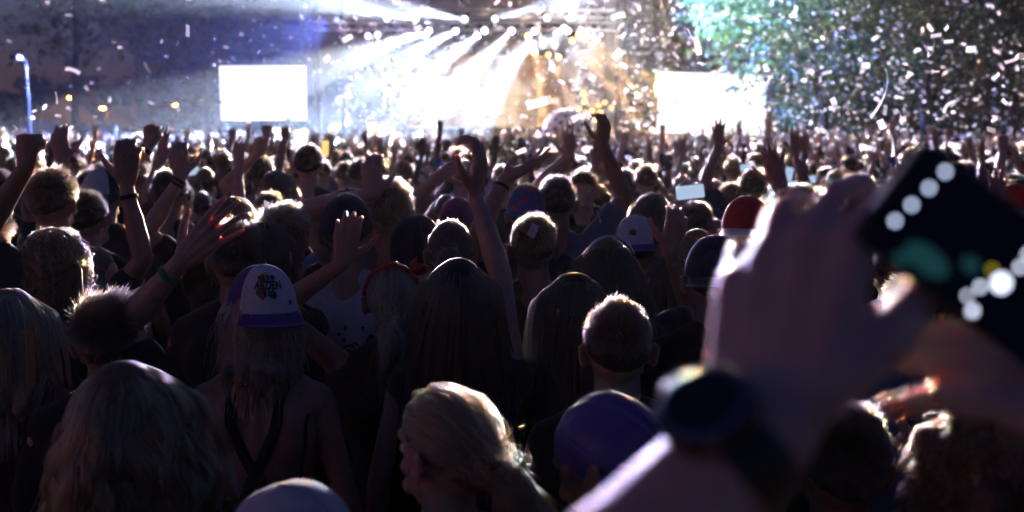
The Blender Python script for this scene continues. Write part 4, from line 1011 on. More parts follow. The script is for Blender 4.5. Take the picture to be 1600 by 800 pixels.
def bvh(me): return BVHTree.FromPolygons([v.co.copy() for v in me.vertices], [tuple(p.vertices) for p in me.polygons])
def ribbon(parent, name, tree_, pts, w, color, lift=.004, n=16, m='cloth'):
    pts = [Vector(p) for p in pts]; dense = []
    for i in range(n + 1):
        t = i / n * (len(pts) - 1); k = min(int(t), len(pts) - 2); dense.append(pts[k].lerp(pts[k + 1], t - k))
    V = []; F = []
    for i, p in enumerate(dense):
        d = (dense[min(i + 1, n)] - dense[max(i - 1, 0)]).normalized(); loc, nor, _, _ = tree_.find_nearest(p); s = d.cross(nor).normalized() * w / 2
        for q, l in ((loc - s, .0005), (loc - s, lift), (loc + s, lift), (loc + s, .0005)): V.append(q + nor * l)
    for i in range(n):
        a = i * 4; b = a + 4
        for j in range(3): F.append((a + j, a + j + 1, b + j + 1, b + j))
    return link(name, mesh(name, V, F), M[m], parent, True, color)
# --- what each of them wears
NAVY = (.015, .02, .05); PURP = (.07, .03, .22); WHT = (.66, .66, .68); BLK = (.014, .014, .017); RED = (.45, .015, .02)
addcap(ROOT['n2'], HEROES[1].Rh, (.62, .58, .60), (.64, .60, .62), (.60, .56, .58))
byk = {o.key: o for o in HEROES}
addcap(ROOT['n10'], byk['n10'].Rh, (.03, .04, .075), (.03, .04, .075), (.03, .04, .07), True)
cap13, tr13 = addcap(ROOT['n13'], byk['n13'].Rh @ headrot(22, 0, 4), PURP, WHT, PURP, True, 58)
addcap(ROOT['n15'], byk['n15'].Rh, NAVY, NAVY, NAVY, False); addcap(ROOT['n28'], byk['n28'].Rh, BLK, BLK, BLK, False)
addcap(ROOT['n32'], byk['n32'].Rh, (.05, .10, .28), (.05, .10, .28), (.05, .1, .28), True)
addcap(ROOT['n34'], byk['n34'].Rh @ headrot(-14, 0, -4), PURP, WHT, PURP, True, 58)
addcap(ROOT['n37'], byk['n37'].Rh, RED, (.5, .02, .03), WHT, True); addcap(ROOT['c0'], byk['c0'].Rh, NAVY, WHT, NAVY, True, 45); addcap(ROOT['r0'], byk['r0'].Rh, RED, RED, NAVY, False)
link('hood', MESHES['hood'], M['cloth'], ROOT['n29'], False, (.012, .016, .035)); link('beanie', MESHES['beanie'], M['cloth'], ROOT['l0'], False, (.07, .02, .09))
sc = link('headscarf', MESHES['scarf_n4'], M['satin'], ROOT['n4'], False, (.07, .045, .26))
Rh4 = byk['n4'].Rh; h4 = lambda p: PIV + Rh4 @ (Vector(p) - PIV)
kn = MB(); kn.add(*ell(h4((-.008, -.118, 1.665)), (.020, .016, .018), Rh4)); kn.add(*ell(h4((.014, -.122, 1.655)), (.015, .014, .014), Rh4)); kn.build('knot', M['satin'], sc, True, (.12, .05, .34))
tl = MB()
for x in (-.02, .025): tl.tube([h4((0, -.12, 1.655)), h4((x, -.15, 1.62)), h4((x * 1.5, -.14, 1.56))], [.006, .012, .008], 8)
tl.build('scarf_tail', M['satin'], sc, True, (.11, .05, .38))
t4 = bvh(MESHES['scarf_n4'])
def on4(pts): return [h4(p) for p in pts]
ribbon(sc, 'seam', t4, on4([(0, .10, 1.70), (0, .06, 1.76), (0, 0, 1.78), (0, -.06, 1.76), (0, -.11, 1.69)]), .004, (.04, .025, .16), .0025, 24, 'satin')
for x in (-1, 1): ribbon(sc, 'scarf_fold', t4, on4([(x * .075, .06, 1.69), (x * .088, -.02, 1.665), (x * .06, -.09, 1.655), (x * .01, -.115, 1.66)]), .016, (.08, .05, .30), .005, 24, 'satin')
# flower blots on the blue cap
rr_ = random.Random(5); redink = mat('red_print', (.4, .03, .03), .8)
for k in range(26):
    ph_ = rr_.uniform(PI - 1.3, PI + 1.3); th_ = rr_.uniform(.25, 1.5)
    c = cap_surface(np.array([ph_]), np.array([th_]), .003)[0]; nn = Vector(c - np.array(HCEN)).normalized()
    blot = MB(); blot.add(*ell(Vector(c), (.011, .011, .0015), nn.to_track_quat('Z', 'Y').to_matrix(), 8)); blot.build('flower_print', redink, ROOT['n32'])

# print on the white cap front: LES ARDENTES, flowers and the small crossed mark
ink = mat('cap_ink', (.02, .018, .03), .7); inkp = mat('cap_ink_purple', (.06, .02, .20), .7); inkr = mat('cap_ink_red', (.35, .05, .04), .7); inkg = mat('cap_ink_green', (.06, .16, .06), .7); inky = mat('cap_ink_yellow', (.5, .33, .06), .7)
def print13(me, u0, v0, m, name, lift=.0034):
    c = coords(me); R_ = .088
    P = cap_surface(u0 - c[:, 0] / R_, v0 - c[:, 1] / R_, lift)
    q = bpy.data.meshes.new(name); q.from_pydata(tr13(P).tolist(), [], [tuple(p.vertices) for p in me.polygons])
    link(name, q, m, cap13)
def blob(u, v, r, m, seed, n=12, name='flower_print'):
    rd = random.Random(seed); V = [(0, 0, 0)] + [(math.cos(a * 2 * PI / n) * r * rd.uniform(.6, 1.15), math.sin(a * 2 * PI / n) * r * rd.uniform(.6, 1.1), 0) for a in range(n)]
    print13(mesh('b', V, [(0, 1 + k, 1 + (k + 1) % n) for k in range(n)]), u, v, m, name, .0026)
U0 = .16
for u, v, r, m, sd in ((U0 + .22, .74, .014, inkr, 1), (U0 + .05, .66, .011, inky, 2), (U0 - .22, .72, .009, inkg, 3), (U0 + .30, .95, .010, inky, 4), (U0 + .20, 1.15, .012, inkr, 5), (U0 - .12, 1.17, .010, inkg, 6), (U0 + .33, 1.1, .008, inkg, 7)): blob(u, v, r, m, sd)
for k, (t, v) in enumerate((('LES', .86), ('ARDEN', 1.03), ('TES', 1.20))): print13(textmesh(t, .024), U0, v, ink, 'lettering')
print13(textmesh('L i e g e', .007, False), U0, 1.34, ink, 'small_lettering') if False else None
for sgn in (-1, 1):
    V = [(-.006, -.0016, 0), (.006, -.0016, 0), (.006, .0016, 0), (-.006, .0016, 0)]; a = sgn * PI / 4
    V = [(x * math.cos(a) - y * math.sin(a), x * math.sin(a) + y * math.cos(a), 0) for x, y, _ in V]
    print13(mesh('x', V, [(0, 1, 2, 3)]), -.52, 1.36, inkp, 'crossed_mark')
blob(.05, .95, .022, ink, 9) if False else None
# print on the other backwards cap
o = byk['n34']
V = [(0, 0, 0)] + [(math.cos(a) * .02 * random.uniform(.7, 1.1), math.sin(a) * .012 * random.uniform(.7, 1.1), 0) for a in np.linspace(0, 2 * PI, 12, endpoint=False)]
c = np.array(V); Pq = cap_surface(c[:, 0] / .088, 1.15 - c[:, 1] / .088, .0035) ; cc_ = np.array(HCEN)
q = (Pq - cc_) @ np.array(Matrix.Rotation(math.radians(6), 3, 'X')).T * (-1, -1, 1) + cc_
q = (q - np.array(PIV)) @ np.array(o.Rh @ headrot(-14, 0, -4)).T + np.array(PIV)
link('cap_print', mesh('cap_print', q.tolist(), [(0, 1 + k, 1 + (k + 1) % 12) for k in range(12)]), ink, ROOT['n34'])

# straps, prints and bands laid on the body surface
t13 = bvh(MESHES['n13']); R13 = ROOT['n13']
ribbon(R13, 'strap', t13, [(-.075, -.02, 1.47), (-.06, -.1, 1.36), (.02, -.1, 1.2), (.09, -.1, 1.05)], .030, BLK)
ribbon(R13, 'strap', t13, [(.075, -.02, 1.47), (.06, -.1, 1.36), (-.02, -.1, 1.2), (-.09, -.1, 1.05)], .030, BLK)
ribbon(R13, 'strap', t13, [(-.125, 0, 1.46), (-.13, -.09, 1.36), (-.135, -.09, 1.2), (-.13, -.08, 1.05)], .008, BLK)
ribbon(R13, 'strap', t13, [(.125, 0, 1.46), (.13, -.09, 1.36), (.135, -.09, 1.2), (.13, -.08, 1.05)], .008, BLK)
ribbon(R13, 'neck_cord', t13, [(-.055, -.03, 1.485), (0, -.08, 1.475), (.055, -.03, 1.485)], .007, BLK)
def bottomtop(key, z, col):
    me = MESHES[key]; bm = bmesh.new(); bm.from_mesh(me)
    bmesh.ops.delete(bm, geom=[v for v in bm.verts if not (.85 < v.co.z < z(v.co)) or abs(v.co.x) > .172], context='VERTS')
    for v in bm.verts: v.co += v.normal * .006
    q = bpy.data.meshes.new('top'); bm.to_mesh(q); bm.free(); link('top', q, M['cloth'], ROOT[key], True, col)
bottomtop('n13', lambda c: 1.16 if c.y < 0 else 1.32, BLK)
bottomtop('n6', lambda c: 1.24 if c.y < 0 else 1.34, (.03, .02, .03))
t6 = bvh(MESHES['n6']); ribbon(ROOT['n6'], 'strap', t6, [(-.10, .05, 1.42), (-.10, -.02, 1.47), (-.095, -.09, 1.38), (-.085, -.1, 1.22)], .010, BLK)
ribbon(ROOT['n6'], 'strap', t6, [(.10, .05, 1.42), (.10, -.02, 1.47), (.095, -.09, 1.38), (.085, -.1, 1.22)], .010, BLK)
# scribbles and dots on the white tee
t15 = bvh(MESHES['n15:shirt']); rd = random.Random(2)
dots = MB()
for k in range(60):
    p = Vector((rd.uniform(-.15, .15), -.2, rd.uniform(1.02, 1.36))); loc, nor, _, _ = t15.find_nearest(p)
    dots.add(*ell(loc + nor * .001, (rd.uniform(.004, .008), rd.uniform(.004, .007), .0015), nor.to_track_quat('Z', 'Y').to_matrix(), 6))
dots.build('dot_print', ink, ROOT['n15'])
for k in range(9):
    x = rd.uniform(-.14, .12); z = rd.uniform(1.05, 1.34); pts = [Vector((x, -.2, z))]
    for j in range(3): pts.append(pts[-1] + Vector((rd.uniform(-.06, .06), 0, rd.uniform(-.06, .06))))
    ribbon(ROOT['n15'], 'scribble_print', t15, pts, .007, (.015, .015, .02), .002)
t7 = bvh(MESHES['n7:shirt'])
for k in range(3):
    pts = [Vector((.02 + .055 * k + .022 * math.cos(a), -.2, 1.30 + .035 * math.sin(a))) for a in np.linspace(.4, 5.4, 9)]
    ribbon(ROOT['n7'], 'back_print', t7, pts, .009, (.42, .04, .015), .002)
# wristbands
def J(key, side): return byk[key].info['joints'][side]
band(ROOT['n19'], 'wristband', J('n19', 1), .80, .0335, .008, (.03, .28, .14)); band(ROOT['n17'], 'wristband', J('n17', 1), .82, .0305, .007, BLK)
for t in (.86, .93): band(ROOT['d0'], 'bracelet', J('d0', -1), t, .029, .006, BLK)
for t in (.55, .8): band(ROOT['k0'], 'bracelet', J('k0', 1), t, .036 if t < .7 else .032, .003, BLK)
band(ROOT['f0'], 'wristband', J('f0', -1), .92, .031, .012, BLK); band(ROOT['n31'], 'bracelet', J('n31', -1), .9, .031, .006, BLK); band(ROOT['n33'], 'bracelet', J('n33', 1), .84, .029, .006, (.3, .3, .32))
# glittering hair band and red bow
hbm = mat('glitter_band', (.75, .75, .8), .15, metal=1, noise=.3, nscale=300)
o = byk['n33']; P = []
for a in np.linspace(-1.15, 1.15, 17): P.append(PIV + o.Rh @ (Vector((math.sin(a) * (HRAD[0] * .95 + .017), -.035 - .02 * math.cos(a), HCEN.z + math.cos(a) * (HRAD[2] + .013))) - PIV))
q = MB(); q.tube(P, .006, 8); q.build('hair_band', hbm, ROOT['n33'], True)
o = byk['n14']; redm = mat('red_scarf', (.45, .02, .03), .7, noise=.2, nscale=60); P = []
for a in np.linspace(-1.5, 1.5, 21): P.append(PIV + o.Rh @ (Vector((math.sin(a) * (HRAD[0] * .95 + .014), -.045 + .04 * abs(math.sin(a)), HCEN.z + math.cos(a) * (HRAD[2] + .008))) - PIV))
q = MB(); q.tube(P, .0075, 8); hs = q.build('headscarf', redm, ROOT['n14'], True)
bp_ = P[15]
for dx, dz in ((.045, .03), (.02, .05)):
    q = MB(); q.tube([bp_, bp_ + Vector((dx * .5, -.005, dz * .6)), bp_ + Vector((dx, -.008, dz))], [.006, .013, .002], 8); q.build('bow_loop', redm, hs, True)
band_o = byk['n3']; tiep = PIV + band_o.Rh @ (Vector(band_o.tie) - PIV)
q = MB(); q.add(*ell(tiep, (.02, .02, .02))); q.build('hair_tie', M['cloth'], ROOT['n3'], True, BLK)
er = byk['n6b']; q = MB(); q.add(*ell(PIV + er.Rh @ (Vector((-.083, .0, 1.585)) - PIV), (.006, .012, .022))); q.build('earring', mat('orange_earring', (.7, .28, .03), .3), ROOT['n6b'], True)

# watch on the neighbour's wrist
Sh, E, Wp = J('ph', -1); f = (Wp - E).normalized()
wc = Wp - f * .018; dz = ph.A[-1]['hz']; dz = (dz - f * dz.dot(f)).normalized()
watch = band(ROOT['ph'], 'watch', (Sh, E, Wp), .90, .0345, .013, (.012, .014, .02), 'blackplastic')
wcn = E.lerp(Wp, .90); X_ = f.cross(dz).normalized()
cs = MB(); c0 = wcn + dz * .031; cs.tube([c0, c0 + dz * .004, c0 + dz * .011, c0 + dz * .013], [.022, .0245, .0245, .021], 28); cs.build('case', M['blackplastic'], watch, True)
df = MB(); df.tube([c0 + dz * .0132, c0 + dz * .0136], [.0185, .0185], 28); df.build('dial', mat('watch_dial', (.004, .006, .012), .12), watch)
bz = MB(); ring = [c0 + dz * .0135 + (f * math.cos(a) + X_ * math.sin(a)) * .0205 for a in np.linspace(0, 2 * PI, 29)]; bz.tube(ring, .0016, 6, False); bz.build('bezel', mat('blue_steel', (.10, .18, .30), .35, metal=.8), watch, True)
bt = MB(); bt.tube([c0 + dz * .006 - X_ * .024, c0 + dz * .006 - X_ * .029], .004, 8); bt.build('crown', M['alu'], watch, True)

# ================================================================== THE REST OF THE CROWD
PH = {}
for st, n in (('short', 1600), ('long', 1300), ('pony', 1200), ('bun', 1200), ('curly', 1300)):
    ln_ = {'short': .03, 'long': .36, 'pony': .26, 'bun': .1, 'curly': .26}[st]
    PH[st] = curves('hair_strands', march('long' if st == 'curly' else st, n, 77, I3, st != 'short', ln_, 6 if st != 'curly' else 10, .005 if st == 'long' else 0, .011 if st == 'curly' else 0, 1.2 if st == 'curly' else 1.0), .0013)
rd = random.Random(21)
taken = [(o.x, o.y) for o in HEROES]
SHIRTS = [('black', (.014, .014, .016)), ('white', (.6, .6, .6)), ('grey', (.16, .16, .17)), ('navy', (.02, .03, .07)), ('dark red', (.18, .02, .025)), ('olive', (.07, .08, .03)), ('blue', (.05, .09, .24)), ('dark', (.03, .025, .025)), ('black', (.014, .014, .016)), ('pale', (.4, .38, .36))]
HNAME = {'black': 'black', 'dark': 'dark', 'brown': 'brown', 'light': 'light brown', 'blond': 'blond', 'auburn': 'reddish'}
STYLE = {'short': 'short-haired', 'long': 'long-haired', 'pony': 'ponytailed', 'bun': 'bun-wearing', 'curly': 'curly-haired'}
ARMS = {'m0': '', 'f0': '', 'm1': ' with one hand up', 'm2': ' with hands up', 'm3': ' with fist up', 'f1': ' with open hand up', 'f2': ' with both arms up', 'f3': ' with hands at face'}
def landmark(px):
    for lim, t in ((130, 'before the site fence'), (330, 'before the far houses'), (500, 'under the level screen'), (640, 'below the orange light panel'), (840, 'before the glowing video wall'), (960, 'below the spotted ball'), (1200, 'under the tilted screen'), (1420, 'before the green lit tree'), (9999, 'behind the raised phone')):
        if px < lim: return t
spots = []
y = 3.5; row = 0
while y < 15.5:
    half = y * .55 + .6; x = -half + rd.uniform(0, .4)
    while x < half:
        qx, qy = x + rd.uniform(-.16, .16), y + rd.uniform(-.14, .14)
        if all((qx - a) ** 2 + (qy - b) ** 2 > (.40 if qy < 6 else .46) ** 2 for a, b in taken): taken.append((qx, qy)); spots.append((qx, qy))
        x += rd.uniform(.54, .70)
    y += .60; row += 1
spots = spots[:300 - len(HEROES) + 40]
SKN = [SKIN[k] for k in ('fair', 'mid', 'tan', 'deep')]
def fill_person(x, y):
    fem = rd.random() < .5
    up = rd.random() < (.16 if y < 6 else .30)
    k = (rd.choice(['f1', 'f2', 'f3', 'f1']) if fem else rd.choice(['m1', 'm2', 'm3'])) if up else ('f0' if fem else 'm0')
    st = rd.choice(['long', 'long', 'pony', 'bun', 'curly']) if fem else 'short'
    hc = rd.choice(['black', 'dark', 'dark', 'brown', 'brown', 'light', 'blond', 'auburn']); sn, sc_ = rd.choice(SHIRTS)
    if sn in ('white', 'pale') and y < 6: sn, sc_ = 'black', (.014, .014, .016)
    s = rd.gauss(.945 if fem else 1.01, .04); s = min(max(s, .86), 1.05 if y < 6 else 1.10)
    r = empty('person', (x, y, 0), face_stage(x, y) + rd.gauss(0, .22), s)
    sk = rd.choices(SKN, (5, 4, 2, 1))[0]
    link('body', MESHES['pool_' + k], M['skin'], r, False, sk)
    link('shirt', MESHES['pool_' + k + ':shirt'], M['cloth'], r, False, sc_); link('trousers', MESHES['legs_cloth'], M['cloth'], r, False, rd.choice(TROUS))
    hm = link('hair', MESHES['pool_' + st + ':hair'], M['hairmass'], r, False, HAIRCOL[hc])
    if y < 12:
        so = bpy.data.objects.new('hair_strands', PH[st]); COL.objects.link(so); so.parent = hm; so.color = (*FIBCOL[hc], 1)
    px = 800 + x / y * FPX
    where = 'near' if y < 6 else 'middle' if y < 10 else 'deeper'
    tag(r, f'{HNAME[hc]} {STYLE[st]} person, {sn} top{ARMS[k]}, {where} {landmark(px)}', 'person', f'people in the {where} crowd')
for x, y in spots: fill_person(x, y)

# ---- the far crowd: one mass ------------------------------------------------------------
def colmat():
    m = bpy.data.materials.new('crowd_mixed'); m.use_nodes = True; nt = m.node_tree; a = nt.nodes.new('ShaderNodeAttribute'); a.attribute_name = 'tint'
    nt.links.new(a.outputs['Color'], nt.nodes['Principled BSDF'].inputs['Base Color']); nt.nodes['Principled BSDF'].inputs['Roughness'].default_value = .6
    return m
def arr(VF): return np.array([tuple(v) for v in VF[0]]), VF[1]
T_head = arr(ell((0, 0, 1.65), (.075, .093, .105), None, 7)); T_hair = arr(ell((0, -.008, 1.675), (.086, .102, .10), None, 8)); T_long = arr(ell((0, -.06, 1.56), (.09, .06, .17), None, 7))
T_tor = arr(tap((0, 0, 1.0), (0, 0, 1.33), .16, .17, 8)); T_sho = arr(tap((-.15, 0, 1.41), (.15, 0, 1.41), .065, .065, 7)); T_leg = arr(tap((0, 0, .1), (0, 0, .95), .10, .15, 6)); T_neck = arr(tap((0, 0, 1.43), (0, 0, 1.56), .055, .05, 6))
def T_arm(side, dx, dz, dy): 
    e = Vector((side * .2 + dx * .3, dy * .3, 1.62)); w = Vector((side * .2 + dx, dy, 1.62 + dz))
    out = []
    for p in (tap((side * .17, 0, 1.40), e, .05, .04, 6), tap(e, w, .04, .028, 6), tap(w, w + Vector((.02, .01, .11)), .04, .018, 6)): out.append(arr(p))
    for k in (-1, 0, 1): out.append(arr(tap(w + Vector((k * .02, 0, .07)), w + Vector((k * .05, .0, .17)), .012, .009, 5)))
    return out
rng = np.random.default_rng(5); FV = []; FF = []; FC = []; nv = 0
def put(T, M2, loc, s, c):
    global nv
    V = (T[0] * (s, s, s)) @ M2.T + loc; FV.append(V); FF.extend([tuple(i + nv for i in f) for f in T[1]]); FC.append(np.tile((*c, 1), (len(V), 1))); nv += len(V)
y = 15.6
while y < 54.2:
    half = y * .545 + 1.5; x = -half
    dens = .62 if y < 30 else .74
    while x < half:
        qx, qy = x + rng.uniform(-.2, .2), y + rng.uniform(-.2, .2); x += dens * rng.uniform(.85, 1.25)
        a = face_stage(qx, qy) + rng.normal() * .25; M2 = np.array(((math.cos(a), -math.sin(a), 0), (math.sin(a), math.cos(a), 0), (0, 0, 1)))
        s = float(np.clip(rng.normal(.985, .045), .87, 1.09)); loc = np.array((qx, qy, 0)); sk = SKN[rng.choice(4, p=(.4, .35, .15, .1))]; hcx = HAIRCOL[rng.choice(['black', 'dark', 'brown', 'light', 'blond', 'auburn'])]; sh = SHIRTS[rng.integers(len(SHIRTS))][1]
        put(T_head, M2, loc, s, sk); put(T_hair, M2, loc, s, hcx); put(T_neck, M2, loc, s, sk); put(T_tor, M2, loc, s, sh); put(T_sho, M2, loc, s, sh)
        if y < 25: put(T_leg, M2, loc, s, (.03, .03, .04))
        if rng.random() < .45: put(T_long, M2, loc, s, hcx)
        if rng.random() < .36:
            for side in ((-1, 1) if rng.random() < .45 else (rng.choice((-1, 1)),)):
                for T in T_arm(side, rng.uniform(-.16, .16), rng.uniform(.12, .27), rng.uniform(0, .15)): put(T, M2, loc, s, sk)
    y += .74 if y < 30 else .95
fme = bpy.data.meshes.new('far_crowd'); fme.from_pydata(np.concatenate(FV).tolist(), [], FF)
at_ = fme.attributes.new('tint', 'FLOAT_COLOR', 'POINT'); at_.data.foreach_set('color', np.concatenate(FC).astype(np.float32).ravel())
fme.polygons.foreach_set('use_smooth', [True] * len(fme.polygons)); fme.update()
tag(link('far_crowd', fme, colmat()), 'packed crowd of heads and raised arms reaching to the stage front', 'crowd', None, 'stuff')

# ================================================================== PHONES
def phone(P, X, Y_, size, name, label, scr, group=None):
    """X long axis, Y_ short axis of the phone; its display faces X x Y_."""
    X = Vector(X).normalized(); Y_ = Vector(Y_); Y_ = (Y_ - X * Y_.dot(X)).normalized(); Z = X.cross(Y_)
    r = empty('phone', P); r.rotation_mode = 'QUATERNION'; r.rotation_quaternion = Matrix((X, Y_, Z)).transposed().to_quaternion()
    w, h, t = size; rc = h * .13; out = []
    for cx, cy_, a0 in ((w / 2 - rc, h / 2 - rc, 0), (-w / 2 + rc, h / 2 - rc, PI / 2), (-w / 2 + rc, -h / 2 + rc, PI), (w / 2 - rc, -h / 2 + rc, 1.5 * PI)):
        for k in range(5): a = a0 + PI / 2 * k / 4; out.append((cx + rc * math.cos(a), cy_ + rc * math.sin(a)))
    n = len(out); c = .92
    V = [(x * .975, y_ * .96, -t / 2) for x, y_ in out] + [(x, y_, -t / 4) for x, y_ in out] + [(x, y_, t / 4) for x, y_ in out] + [(x * .975, y_ * .96, t / 2) for x, y_ in out]
    F = [tuple(range(n))[::-1], tuple(range(3 * n, 4 * n))] + [(l * n + i, l * n + (i + 1) % n, (l + 1) * n + (i + 1) % n, (l + 1) * n + i) for l in range(3) for i in range(n)]
    link('case', mesh('case', V, F), M['blackplastic'], r)
    d = link('display', mesh('display', [(x * .93, y_ * .90, t / 2 + .0004) for x, y_ in out], [tuple(range(n))]), scr, r)
    ln2 = MB(); ln2.tube([(w * .4, h * .25, -t / 2 - .0015), (w * .4, h * .25, -t / 2 + .0005)], h * .09, 12); ln2.build('camera_lens', M['black'], r)
    tag(r, label, 'phone', group); return r, d
navy_scr = glow('phone_dark_picture', (.0005, .0008, .0035), 1.0)
PD = .57; pc = at(1537, 405, PD); k_ = PD / FPX
rph, disp = phone(pc, (.81, .02, -.585), (.585, .02, .81), (.144, .070, .009), 'phone', 'black phone held up at an angle, filming the lights', navy_scr)
# the picture on its display: small lamps and the far screens
def to_uv(px, py): dx, dy = (px - 1537) * k_, (py - 405) * k_; return dx * .81 + dy * .585, dx * .585 - dy * .81
def spotmesh(items, z, m, name):
    mb = MB()
    for px, py, rx, ry in items:
        u, v = to_uv(px, py); n = 12
        mb.add([(u, v, z)] + [(u + rx * k_ * math.cos(2 * PI * i / n), v + ry * k_ * math.sin(2 * PI * i / n), z) for i in range(n)], [(0, 1 + i, 1 + (i + 1) % n) for i in range(n)])
    mb.build(name, m, rph)
spotmesh([(1462, 267, 4.5, 4.5), (1438, 292, 4.5, 4.5), (1412, 318, 4.5, 4.5), (1387, 343, 4.5, 4.5)], .0051, glow('phone_lamps', (.62, .72, 1), 4.5), 'picture_lamps')
spotmesh([(1560, 441, 13, 13), (1588, 416, 5, 5), (1600, 396, 5, 5), (1527, 447, 5, 5), (1507, 461, 4, 4), (1517, 485, 6, 6)], .0051, glow('phone_lamps_low', (.72, .78, 1), 4.0), 'picture_lamps')
spotmesh([(1440, 404, 42, 20), (1510, 412, 16, 12), (1400, 402, 14, 10)], .0050, glow('phone_teal', (.04, .20, .24), .20), 'picture_screens')
spotmesh([(1545, 420, 7, 5)], .0051, glow('phone_yellow', (.6, .5, .04), 1.0), 'picture_lamps')
bright = glow('phone_bright_picture', (.55, .72, 1.0), .75)
phone(at(1078, 300, 4.95), (1, 0, .12), (-.1, .1, 1), (.15, .075, .008), 'phone', 'glowing phone lifted by the dark-haired person', bright)
for px, py, d, a, lb in ((1240, 290, 7.5, .2, 'bright phone held level below the green lit tree'), (1232, 274, 8.5, 1.4, 'bright phone held upright below the green lit tree'), (1262, 281, 9, .1, 'small bright phone beside two other phones'), (1168, 262, 9.5, .1, 'small glowing phone under the tilted screen'), (508, 232, 9, 1.5, 'amber lit phone held upright beside the very tall man'), (300, 268, 9, .2, 'small phone glowing among heads before the houses')):
    X = Vector((math.cos(a), 0, math.sin(a))); phone(at(px, py, d), X, Vector((-math.sin(a), .1, math.cos(a))), (.15, .075, .008), 'phone', lb, bright if px != 508 else glow('phone_amber', (1, .6, .2), 1.2), 'phones held over the crowd')

# ================================================================== SPOTTED BALL
bP = at(887, 212, 40); ball = empty('inflatable_ball', bP); Rb = 41 * 40 / FPX
def vinyl():
    m = bpy.data.materials.new('clear_vinyl'); m.use_nodes = True; nt = m.node_tree; b = nt.nodes['Principled BSDF']; b.inputs['Base Color'].default_value = (.75, .68, .74, 1); b.inputs['Roughness'].default_value = .3
    t = nt.nodes.new('ShaderNodeBsdfTranslucent'); t.inputs[0].default_value = (.85, .72, .8, 1); mx = nt.nodes.new('ShaderNodeMixShader'); mx.inputs[0].default_value = .55
    nt.links.new(b.outputs[0], mx.inputs[1]); nt.links.new(t.outputs[0], mx.inputs[2]); nt.links.new(mx.outputs[0], nt.nodes['Material Output'].inputs[0]); return m
q = MB(); q.add(*ell((0, 0, 0), (Rb, Rb, Rb), None, 28)); q.build('skin', vinyl(), ball, True)
sm_ = MB(); sm_.add(*ell((0, 0, 0), (.105, .105, .012), None, 10)); sme = mesh('spot', sm_.V, sm_.F); spm = mat('spot_ink', (.10, .015, .12), .5); spm2 = mat('spot_ink_brown', (.12, .05, .02), .5)
N_ = 110
for i in range(N_):
    z = 1 - 2 * (i + .5) / N_; a = i * 2.39996; v = Vector((math.sqrt(1 - z * z) * math.cos(a), math.sqrt(1 - z * z) * math.sin(a), z))
    o = link('spot', sme, spm, ball); o.location = v * Rb * 1.0; o.rotation_mode = 'QUATERNION'; o.rotation_quaternion = v.to_track_quat('Z', 'Y')
    if i % 3 == 0: o.material_slots[0].link = 'OBJECT'; o.material_slots[0].material = spm2
tag(ball, 'big pale inflatable ball with purple spots floating on the crowd', 'ball')
gP = at(965, 240, 34); gi = empty('glow_stick', gP); q = MB(); q.tube([(0, 0, -.25), (0, 0, .2)], .05, 8); q.build('tube', glow('green_glow', (.05, 1, .25), 2.2), gi, True); q = MB(); q.tube([(0, 0, -.9), (0, 0, -.252)], .03, 6); q.build('handle', M['black'], gi)
tag(gi, 'bright green glow stick over the crowd near the ball', 'glow stick')

# ================================================================== CONFETTI
rng = np.random.default_rng(42)
NC = 6000
comp = rng.choice(5, NC, p=(.49, .30, .15, .05, .01))
lo = np.array((900, 520, 1400, 330, 0))[comp]; hi = np.array((1420, 930, 1640, 540, 330))[comp]
cpx = rng.uniform(lo, hi); cpy = -25 + 285 * rng.uniform(0, 1, NC) ** .75
dep = 6 + 46 * rng.uniform(0, 1, NC) ** .62
dep = np.where(comp == 4, rng.uniform(5, 22, NC), dep)
big = rng.uniform(size=NC) < .012; dep[big] = rng.uniform(3.6, 8, big.sum())
def bentpiece(l, w, bend, n=3):
    V = []; 
    for i in range(n + 1):
        t = i / n - .5; z = bend * (1 - 4 * t * t)
        V += [(-w / 2, t * l, z), (w / 2, t * l, z * .8)]
    return V, [(2 * i, 2 * i + 1, 2 * i + 3, 2 * i + 2) for i in range(n)]
shapes = [bentpiece(.055, .022, b) for b in (.0, .004, .010, .016)] + [bentpiece(.045, .03, .006), bentpiece(.07, .02, .018)]
csz = np.clip(rng.lognormal(0, .35, NC), .5, 2.2)
rots = [Euler(tuple(rng.uniform(0, 2 * PI, 3))).to_matrix() for _ in range(NC)]
pos = [at(cpx[i], cpy[i], dep[i]) for i in range(NC)]
order = np.argsort(dep); shown = [i for i in order if 0 <= cpx[i] <= 1600 and cpy[i] >= 0][:285]; ss = set(shown)
sme_ = [mesh('confetti_piece', *s) for s in shapes]
for i in shown:
    o = link('confetti_piece', sme_[i % 6], M['paper']); o.location = pos[i]; o.rotation_euler = rots[i].to_euler(); o.scale = (csz[i],) * 3
    tag(o, f'small white paper confetti drifting in the air {landmark(cpx[i])}'.replace('before the glowing', 'before the glowing'), 'confetti', 'confetti pieces in the air ' + landmark(cpx[i]))
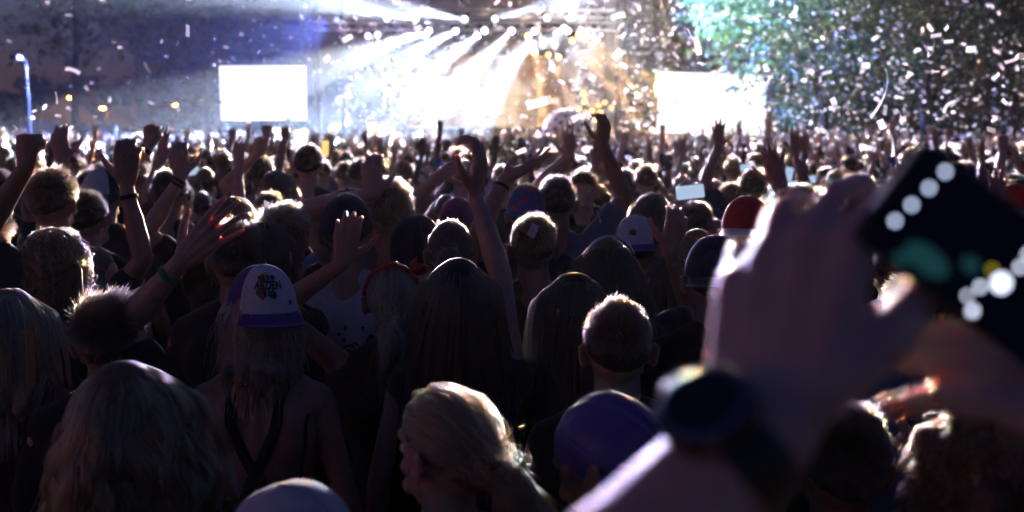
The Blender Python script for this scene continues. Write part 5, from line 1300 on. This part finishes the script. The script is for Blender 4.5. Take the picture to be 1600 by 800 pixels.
# the larger pieces one can point to
def bigpiece(px, py, d, l, w, bend, rot, label, name='confetti_piece', n=6):
    o = link(name, mesh(name, *bentpiece(l, w, bend, n)), M['paper'], None, True); o.location = at(px, py, d); o.rotation_euler = rot; tag(o, label, 'confetti', 'large confetti pieces')
bigpiece(1372, 145, 5.0, .33, .020, .045, (1.35, .7, .62), 'long curled paper streamer falling before the forked tree', 'streamer', 10)
bigpiece(1404, 182, 4.6, .07, .045, .012, (1.2, .4, .9), 'wide torn white paper below the long streamer')
bigpiece(1392, 226, 4.2, .10, .04, .01, (1.45, .1, 1.4), 'flat white paper just above the raised phone')
bigpiece(1555, 118, 5.5, .06, .02, .02, (1.5, .9, .3), 'crescent curled paper before the dark green tree')
bigpiece(293, 48, 4.5, .055, .02, .002, (1.4, .2, 1.0), 'bright paper chip high before the broad dark tree')
bigpiece(88, 153, 4.4, .052, .016, .002, (1.5, 0, 1.57), 'level paper chip before the taller gabled house')
bigpiece(833, 360, 3.48, .05, .03, .002, (1.3, .5, .3), 'white paper stuck on the brown-haired head')
bigpiece(416, 325, 3.5, .06, .022, .003, (1.0, .4, .7), 'white paper chip beside the smooth dark bob')
bigpiece(935, 338, 4.4, .06, .02, .003, (1.2, .3, 1.3), 'white paper chip by the grey blue tee')
bigpiece(1447, 80, 5.2, .07, .02, .01, (1.3, .3, 1.4), 'white paper hanging before the pale trunk')
bigpiece(1478, 43, 5.2, .045, .02, .01, (1.3, .8, .4), 'white paper high up beside the pale trunk')
rest = [i for i in range(NC) if i not in ss]
V = []; F = []; nv = 0
for i in rest:
    sv, sf = shapes[i % 6]; R_ = np.array(rots[i]); P_ = np.array(sv) @ R_.T * csz[i] + np.array(pos[i]); V.append(P_); F += [tuple(k + nv for k in f) for f in sf]; nv += len(sv)
tag(link('confetti_cloud', mesh('confetti_cloud', np.concatenate(V).tolist(), F), M['paper']), 'cloud of tiny white paper confetti before the stage', 'confetti', None, 'stuff')

# ================================================================== HAZE
hz = MB().box((-152, -42, -1), (152, 202, 24)); vm = bpy.data.materials.new('haze_air'); vm.use_nodes = True; nt = vm.node_tree
nt.nodes.remove(nt.nodes['Principled BSDF']); pv = nt.nodes.new('ShaderNodeVolumePrincipled'); pv.inputs['Color'].default_value = (.92, .93, .96, 1); pv.inputs['Density'].default_value = .00013; pv.inputs['Anisotropy'].default_value = .6
nt.links.new(pv.outputs[0], nt.nodes['Material Output'].inputs['Volume'])
tag(hz.build('haze', vm), 'thin stage smoke hanging over the whole field', 'haze', None, 'stuff')

# ------------------------------------------------------------------ labels single out each thing
ORD = ['leftmost', 'second from left', 'third from left', 'fourth from left', 'fifth from left', 'sixth from left', 'seventh from left', 'eighth from left', 'ninth from left', 'tenth from left', 'eleventh from left', 'twelfth from left']
same = {}
for o in list(COL.objects):
    if o.parent is None and o.get('label') and o.get('category') != 'confetti': same.setdefault(o['label'], []).append(o)
for lb, os_ in same.items():
    if 1 < len(os_) <= 12:
        os_.sort(key=lambda o: o.location.x / max(o.location.y, .1))
        for k, o in enumerate(os_): o['label'] = (ORD[k] if len(os_) > 2 else ('left one', 'right one')[k]) + ': ' + lb
for o in list(COL.objects):
    if o.parent is None and o.get('label') and len(o['label'].split()) > 16: o['label'] = ' '.join(o['label'].replace(' person,', ',').replace('the ', '').split()[:16])
